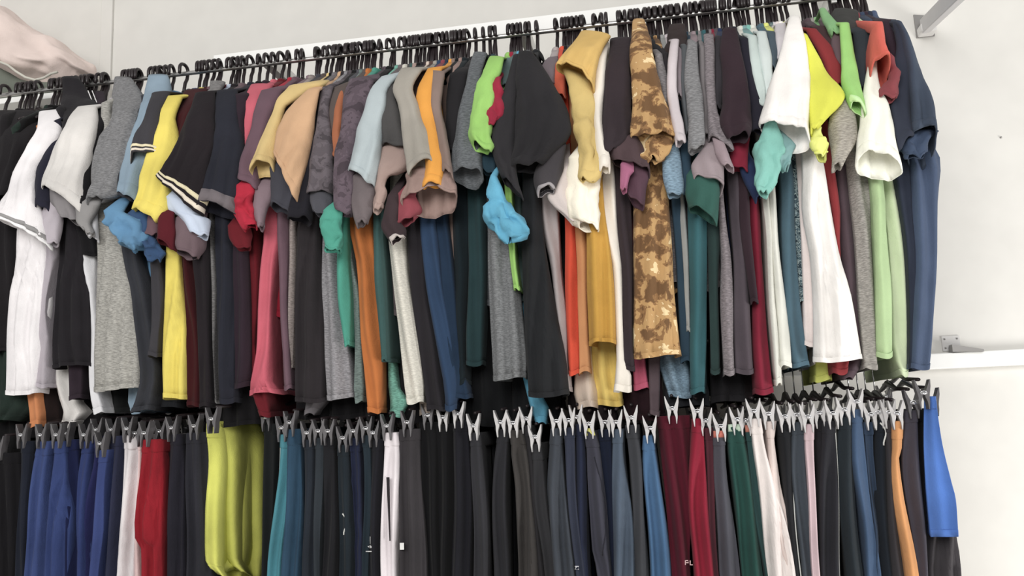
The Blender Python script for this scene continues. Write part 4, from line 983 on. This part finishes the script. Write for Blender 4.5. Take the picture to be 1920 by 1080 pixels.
def trousers(idx, desc, col, s, op):
    lay = 0.010*op.get('d', 0)
    rows = pants_rows(s, lay)
    z0 = rows[0][0]; x0 = (rows[0][1]+rows[0][2])/2
    # carry the leg on below the frame
    zl, xl, xr, y = rows[-1]
    w = xr-xl; xc = (xl+xr)/2
    slope = (xc-(rows[-2][1]+rows[-2][2])/2)/(rows[-2][0]-zl)
    slope = max(-0.05, min(0.10, slope))
    for dz in (0.18, 0.42, 0.68):
        ww = lerp(w, min(w, 0.05), dz/0.68)*0.5
        rows.append((zl-dz, xc+slope*dz*0.5-ww, xc+slope*dz*0.5+ww, y))
    root = empty('trousers', (x0, 0, z0)); tag(root, desc, 'trousers', GROUP_T)
    off = root.location.copy(); loc = lambda V: [Vector(v)-off for v in V]
    m = cloth(col)
    hx_ = x0
    wr = op.get('wr', 1.0)
    rnd = random.Random(idx*5+1); ph = [rnd.uniform(0, 6.28) for _ in range(6)]
    P = [((rows[0][0]-r[0])/(rows[0][0]-rows[-1][0]), r) for r in rows]
    def ring(t, y_front, y_back, grow=0.0, mirror=False, N=16):
        z, a, b, yf = cat(P, t)
        w = max(0.012, b-a)+grow; c = (a+b)/2; out = []
        down = min(1, (rows[0][0]-z)/0.12)
        pl = max(1.2, w/0.02)
        yf = y_front
        for k in range(N+1):
            u = k/N; th = math.pi*u
            x = c-math.cos(th)*w/2; d = min(0.03, w*0.5)
            yy = yf + d*(1-math.sin(th)**0.8)
            yy += 0.30*min(w, 0.045)*wr*(0.35+0.65*down)*math.sin(u*pl*5.6+ph[0]+math.sin(z*6+ph[1]))*math.sin(th)
            if wr > 1.2: 
                yy += 0.006*(wr-1)*noise.noise(Vector((x*60, idx, z*50)))
                x += 0.004*(wr-1)*noise.noise(Vector((idx, 3, z*45)))
            out.append(Vector((x+0.0025*math.sin(z*17+ph[2]), yy-grow*0.5, z)))
        for k in range(1, 6):
            s_ = k/6; out.append(Vector((c+(w/2)*(1-s_)**1.6+0.004, lerp(yf+min(0.03, w*0.5), y_back, s_), z)))
        out.append(Vector((c+0.003, y_back+grow*0.5, z))); out.append(Vector((c-0.003, y_back+grow*0.5, z)))
        for k in range(5, 0, -1):
            s_ = k/6; out.append(Vector((c-(w/2)*(1-s_)**1.6-0.004, lerp(yf+min(0.03, w*0.5), y_back, s_), z)))
        return out
    yf = rows[0][3]
    tz = 0.28/(rows[0][0]-rows[-1][0])
    V, F = loft([ring(0.0, yf, 0.165, 0.0), ring(0.002, yf, 0.165, 0.0022), ring(tz*0.12, yf, 0.165, 0.0022), ring(tz*0.135, yf, 0.165, -0.001)])
    wb = mesh_obj('waistband', loc(V), F, m, root); solidify(wb, 0.001)
    n = 30
    V, F = loft([ring((i/(n-1))**1.3, yf, lerp(0.0, -0.012, min(1, (i/(n-1))*3))) for i in range(n)])
    o = mesh_obj('leg', loc(V), F, m, root); solidify(o)
    n = 14
    V, F = loft([[Vector((p.x, 0.165-(p.y-yf), p.z)) for p in ring((i/(n-1))**1.3, yf, lerp(0.0, -0.012, min(1, (i/(n-1))*3)))] for i in range(n)])
    F = [tuple(reversed(f)) for f in F]
    o = mesh_obj('leg', loc(V), F, m, root); solidify(o)
    # details that show on the front edge
    def front_pt(t, u, out=0.0015):
        r = ring(t, yf, 0.165); k = max(0, min(16, int(round(u*16)))); return r[k]+Vector((0, -out, 0))
    if 'pipe' in op:
        u = 0.06 if op['pipe'] < 0 else 0.94
        pts = [front_pt(0.02+0.6*i/30, u, 0.001) for i in range(31)]
        V, F = tube_geo(pts, 0.0013, 6); so = mesh_obj('piping', loc(V), F, cloth((206, 208, 204)), root); so['label'] = 'pale piping down the side'
    if 'label' in op:
        a_ = ring(0.0, yf, 0.165)
        V = []; 
        ringA = [ring(-0.0+0.001, yf, 0.165, 0.003)[k] + Vector((0, 0, 0.006)) for k in range(2, 15)]
        ringB = [ring(tz*0.05, yf, 0.165, 0.003)[k] for k in range(2, 15)]
        V, F = loft([ringA, ringB], closed=False); so = mesh_obj('waist_label', loc(V), F, cloth(op['label']), wb); solidify(so, 0.001); so['label'] = 'coloured sewn label at the waist'
    if 'cord' in op:
        t0 = 0.16 if op['cord'] == 1 else 0.01
        z_, a_, b_, _ = cat(P, t0); 
        pts = [Vector((lerp(a_, b_, 0.45)+0.006*math.sin(i*0.5)+0.0009*i, yf-0.006, z_-i*0.005)) for i in range(10)]
        V, F = tube_geo(pts, 0.0016, 6); so = mesh_obj('drawstring', loc(V), F, cloth((220, 220, 216)), root); so['label'] = 'white drawstring'
    if 'tag' in op:
        p = at(754, 1024, yf-0.004)
        v, f = box_geo((p.x-0.0045, yf-0.006, p.z-0.007), (p.x+0.0045, yf-0.004, p.z+0.007)); so = mesh_obj('sewn_tag', loc(v), f, cloth((238, 238, 236)), root, smooth=False); so['label'] = 'small white tag'
    if 'pocket' in op:
        pts = [front_pt(0.06+0.20*i/12, 0.55+0.25*math.sin(i*0.25), 0.0008) for i in range(13)]
        V, F = tube_geo(pts, 0.0012, 6); mesh_obj('pocket_seam', loc(V), F, cloth((52, 52, 64)), root)
    if 'slit' in op:  # dark strip laid on the front; shade of the gap put into colour
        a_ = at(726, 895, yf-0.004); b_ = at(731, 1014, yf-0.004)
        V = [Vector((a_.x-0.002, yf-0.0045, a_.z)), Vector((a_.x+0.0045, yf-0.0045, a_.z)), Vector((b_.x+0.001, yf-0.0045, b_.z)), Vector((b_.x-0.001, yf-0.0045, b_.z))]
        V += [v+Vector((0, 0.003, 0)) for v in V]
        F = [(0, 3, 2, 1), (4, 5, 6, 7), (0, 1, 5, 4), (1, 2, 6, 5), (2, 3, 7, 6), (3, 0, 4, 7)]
        so = mesh_obj('opening', loc(V), F, cloth((58, 52, 56)), root, smooth=False); so['label'] = 'dark strip standing in for the shaded gap between the legs'
    lg = op.get('logo')
    if lg == 1:
        geos = []
        def bar(px0, py0, px1, py1, t=0.0011):
            geos.append(tube_geo([at(px0, py0, yf-0.004), at(px1, py1, yf-0.004)], t, 5))
        bar(694, 1006, 694, 1020, 0.0006); bar(694, 1022, 694, 1028); bar(695, 1026, 699, 1022); bar(695, 1025, 699, 1029); bar(690, 1024, 692, 1026)
        bar(686, 1034, 702, 1034, 0.0011)
        V, F = merge(*geos); so = mesh_obj('emblem', loc(V), F, cloth((232, 232, 232)), root); so['label'] = 'small white printed emblem'
    if lg == 2:
        geos = [tube_geo([at(1078, 1062, yf-0.004), at(1085, 1062, yf-0.004), at(1085, 1068, yf-0.004), at(1078, 1068, yf-0.004), at(1081, 1062, yf-0.004)], 0.0011, 5)]
        V, F = merge(*geos); so = mesh_obj('emblem', loc(V), F, cloth((215, 215, 220)), root); so['label'] = 'tiny pale square emblem'
    if lg == 3:
        geos = [tube_geo([at(1285, 1059, yf-0.006), at(1285, 1051, yf-0.006), at(1290, 1051, yf-0.006), at(1291, 1055, yf-0.006), at(1286, 1055, yf-0.006)], 0.0012, 5),
                tube_geo([at(1294, 1051, yf-0.006), at(1294, 1059, yf-0.006), at(1299, 1059, yf-0.006)], 0.0012, 5)]
        V, F = merge(*geos); so = mesh_obj('emblem', loc(V), F, cloth((225, 190, 190)), root); so['label'] = 'pale printed letters P L'
    return root, x0, z0, lay
def shorts(idx, desc, col, s, kindn):
    lay = 0.03 if kindn == 'neon' else 0.02
    rows = pants_rows(s, lay)
    x0 = (rows[0][1]*0.8+rows[0][2]*0.2); z0 = rows[0][0]
    root = empty('sports_shorts', (x0, 0, z0)); tag(root, desc, 'shorts')
    off = root.location.copy(); loc = lambda V: [Vector(v)-off for v in V]
    m = cloth(col); yn = -0.165-lay
    # the broad side faces the viewer at an angle: left edge near, right edge towards the wall
    ys = (yn, yn+0.24) if kindn == 'neon' else (yn+0.01, yn-0.01)
    R_ = []
    n = 24; N = 30
    P = [(i/(len(rows)-1), None) for i in range(len(rows))]
    P = [((rows[0][0]-r[0])/(rows[0][0]-rows[-1][0]), r) for r in rows]
    bs = parse_body(s)
    PB = [((b[0]-bs[0][0])/(bs[-1][0]-bs[0][0]), b) for b in bs]
    for i in range(n):
        t = i/(n-1); py, pl, pr = cat(PB, t)
        ring = []
        for k in range(N+1):
            u = k/N
            yy = lerp(ys[0], ys[1], u) + (0.017 if kindn == 'neon' else 0.0035)*math.sin(u*(15 if kindn == 'neon' else 8)+1.5*math.sin(t*2))*(0.35+0.65*t) + (0.02*(1-math.sin(math.pi*min(1, u*6)/2)) if kindn == 'neon' else 0.0)
            hem = 0
            if kindn == 'neon': hem = 22*(1-abs(u-0.55)*1.6)*max(0, (t-0.8)/0.2)
            ring.append(at(lerp(pl, pr, u), py+hem, yy))
        back = []
        for k in range(N+1):
            u = 1-k/N; p = ring[int(round(u*N))]
            back.append(p+Vector((0.012, 0.035+0.03*t, 0.0)))
        R_.append(ring+back)
    V, F = loft(R_); F.append(tuple(range(len(R_[0]))))
    o = mesh_obj('leg_panel', loc(V), F, m, root); solidify(o)
    wb = []
    for t, g in ((0.0, 0.0), (0.02, 0.002), (0.10, 0.002), (0.115, 0.0)):
        i0 = t*(n-1); i = int(i0); f = i0-i
        wb.append([a.lerp(b, f)+Vector((0, -g if k <= N else g, 0)) for k, (a, b) in enumerate(zip(R_[i], R_[i+1]))])
    V, F = loft(wb); o = mesh_obj('waistband', loc(V), F, m, root); solidify(o, 0.001)
    hb = []
    for t, g in ((0.93, 0.0), (0.94, 0.0015), (0.995, 0.0015)):
        i0 = t*(n-1); i = int(i0); f = i0-i
        hb.append([a.lerp(b, f)+Vector((0, -g if k <= N else g, 0)) for k, (a, b) in enumerate(zip(R_[i], R_[min(i+1, n-1)]))])
    V, F = loft(hb); o = mesh_obj('hem', loc(V), F, m, root); solidify(o, 0.001)
    return root, x0, z0
rt = random.Random(9)
for i, (d, c, s, op) in enumerate(TROUSERS):
    root, x0, z0, lay = trousers(i, d, c, s, op)
    pxs = parse_body(s)[0]; px = (pxs[1]+pxs[2])/2
    which = 'D' if (px < 830 or px > 1690) else 'L'
    if (pxs[2]-pxs[1]) > 1: 
        place_clip(x0, z0+0.012, which, ('grey' if which == 'D' else 'silvery') + ' clip hanger gripping the ' + ' '.join(d.split()[:10]), rt.uniform(-0.03, 0.03), 0, -lay)
root, x0, z0 = shorts(1, *SHORTS[0])
xx = at(403, 792, -0.2).x
place_clip(xx, z0+0.006, 'D', 'grey clip hanger gripping the neon yellow-green shorts', 0.02, 0, -0.05)
root, x0, z0 = shorts(2, *SHORTS[1])
xx = at(1732, 742, -0.19).x
place_clip(xx, z0+0.004, 'D', 'grey clip hanger gripping the bright blue shorts', -0.02, 0, -0.03)
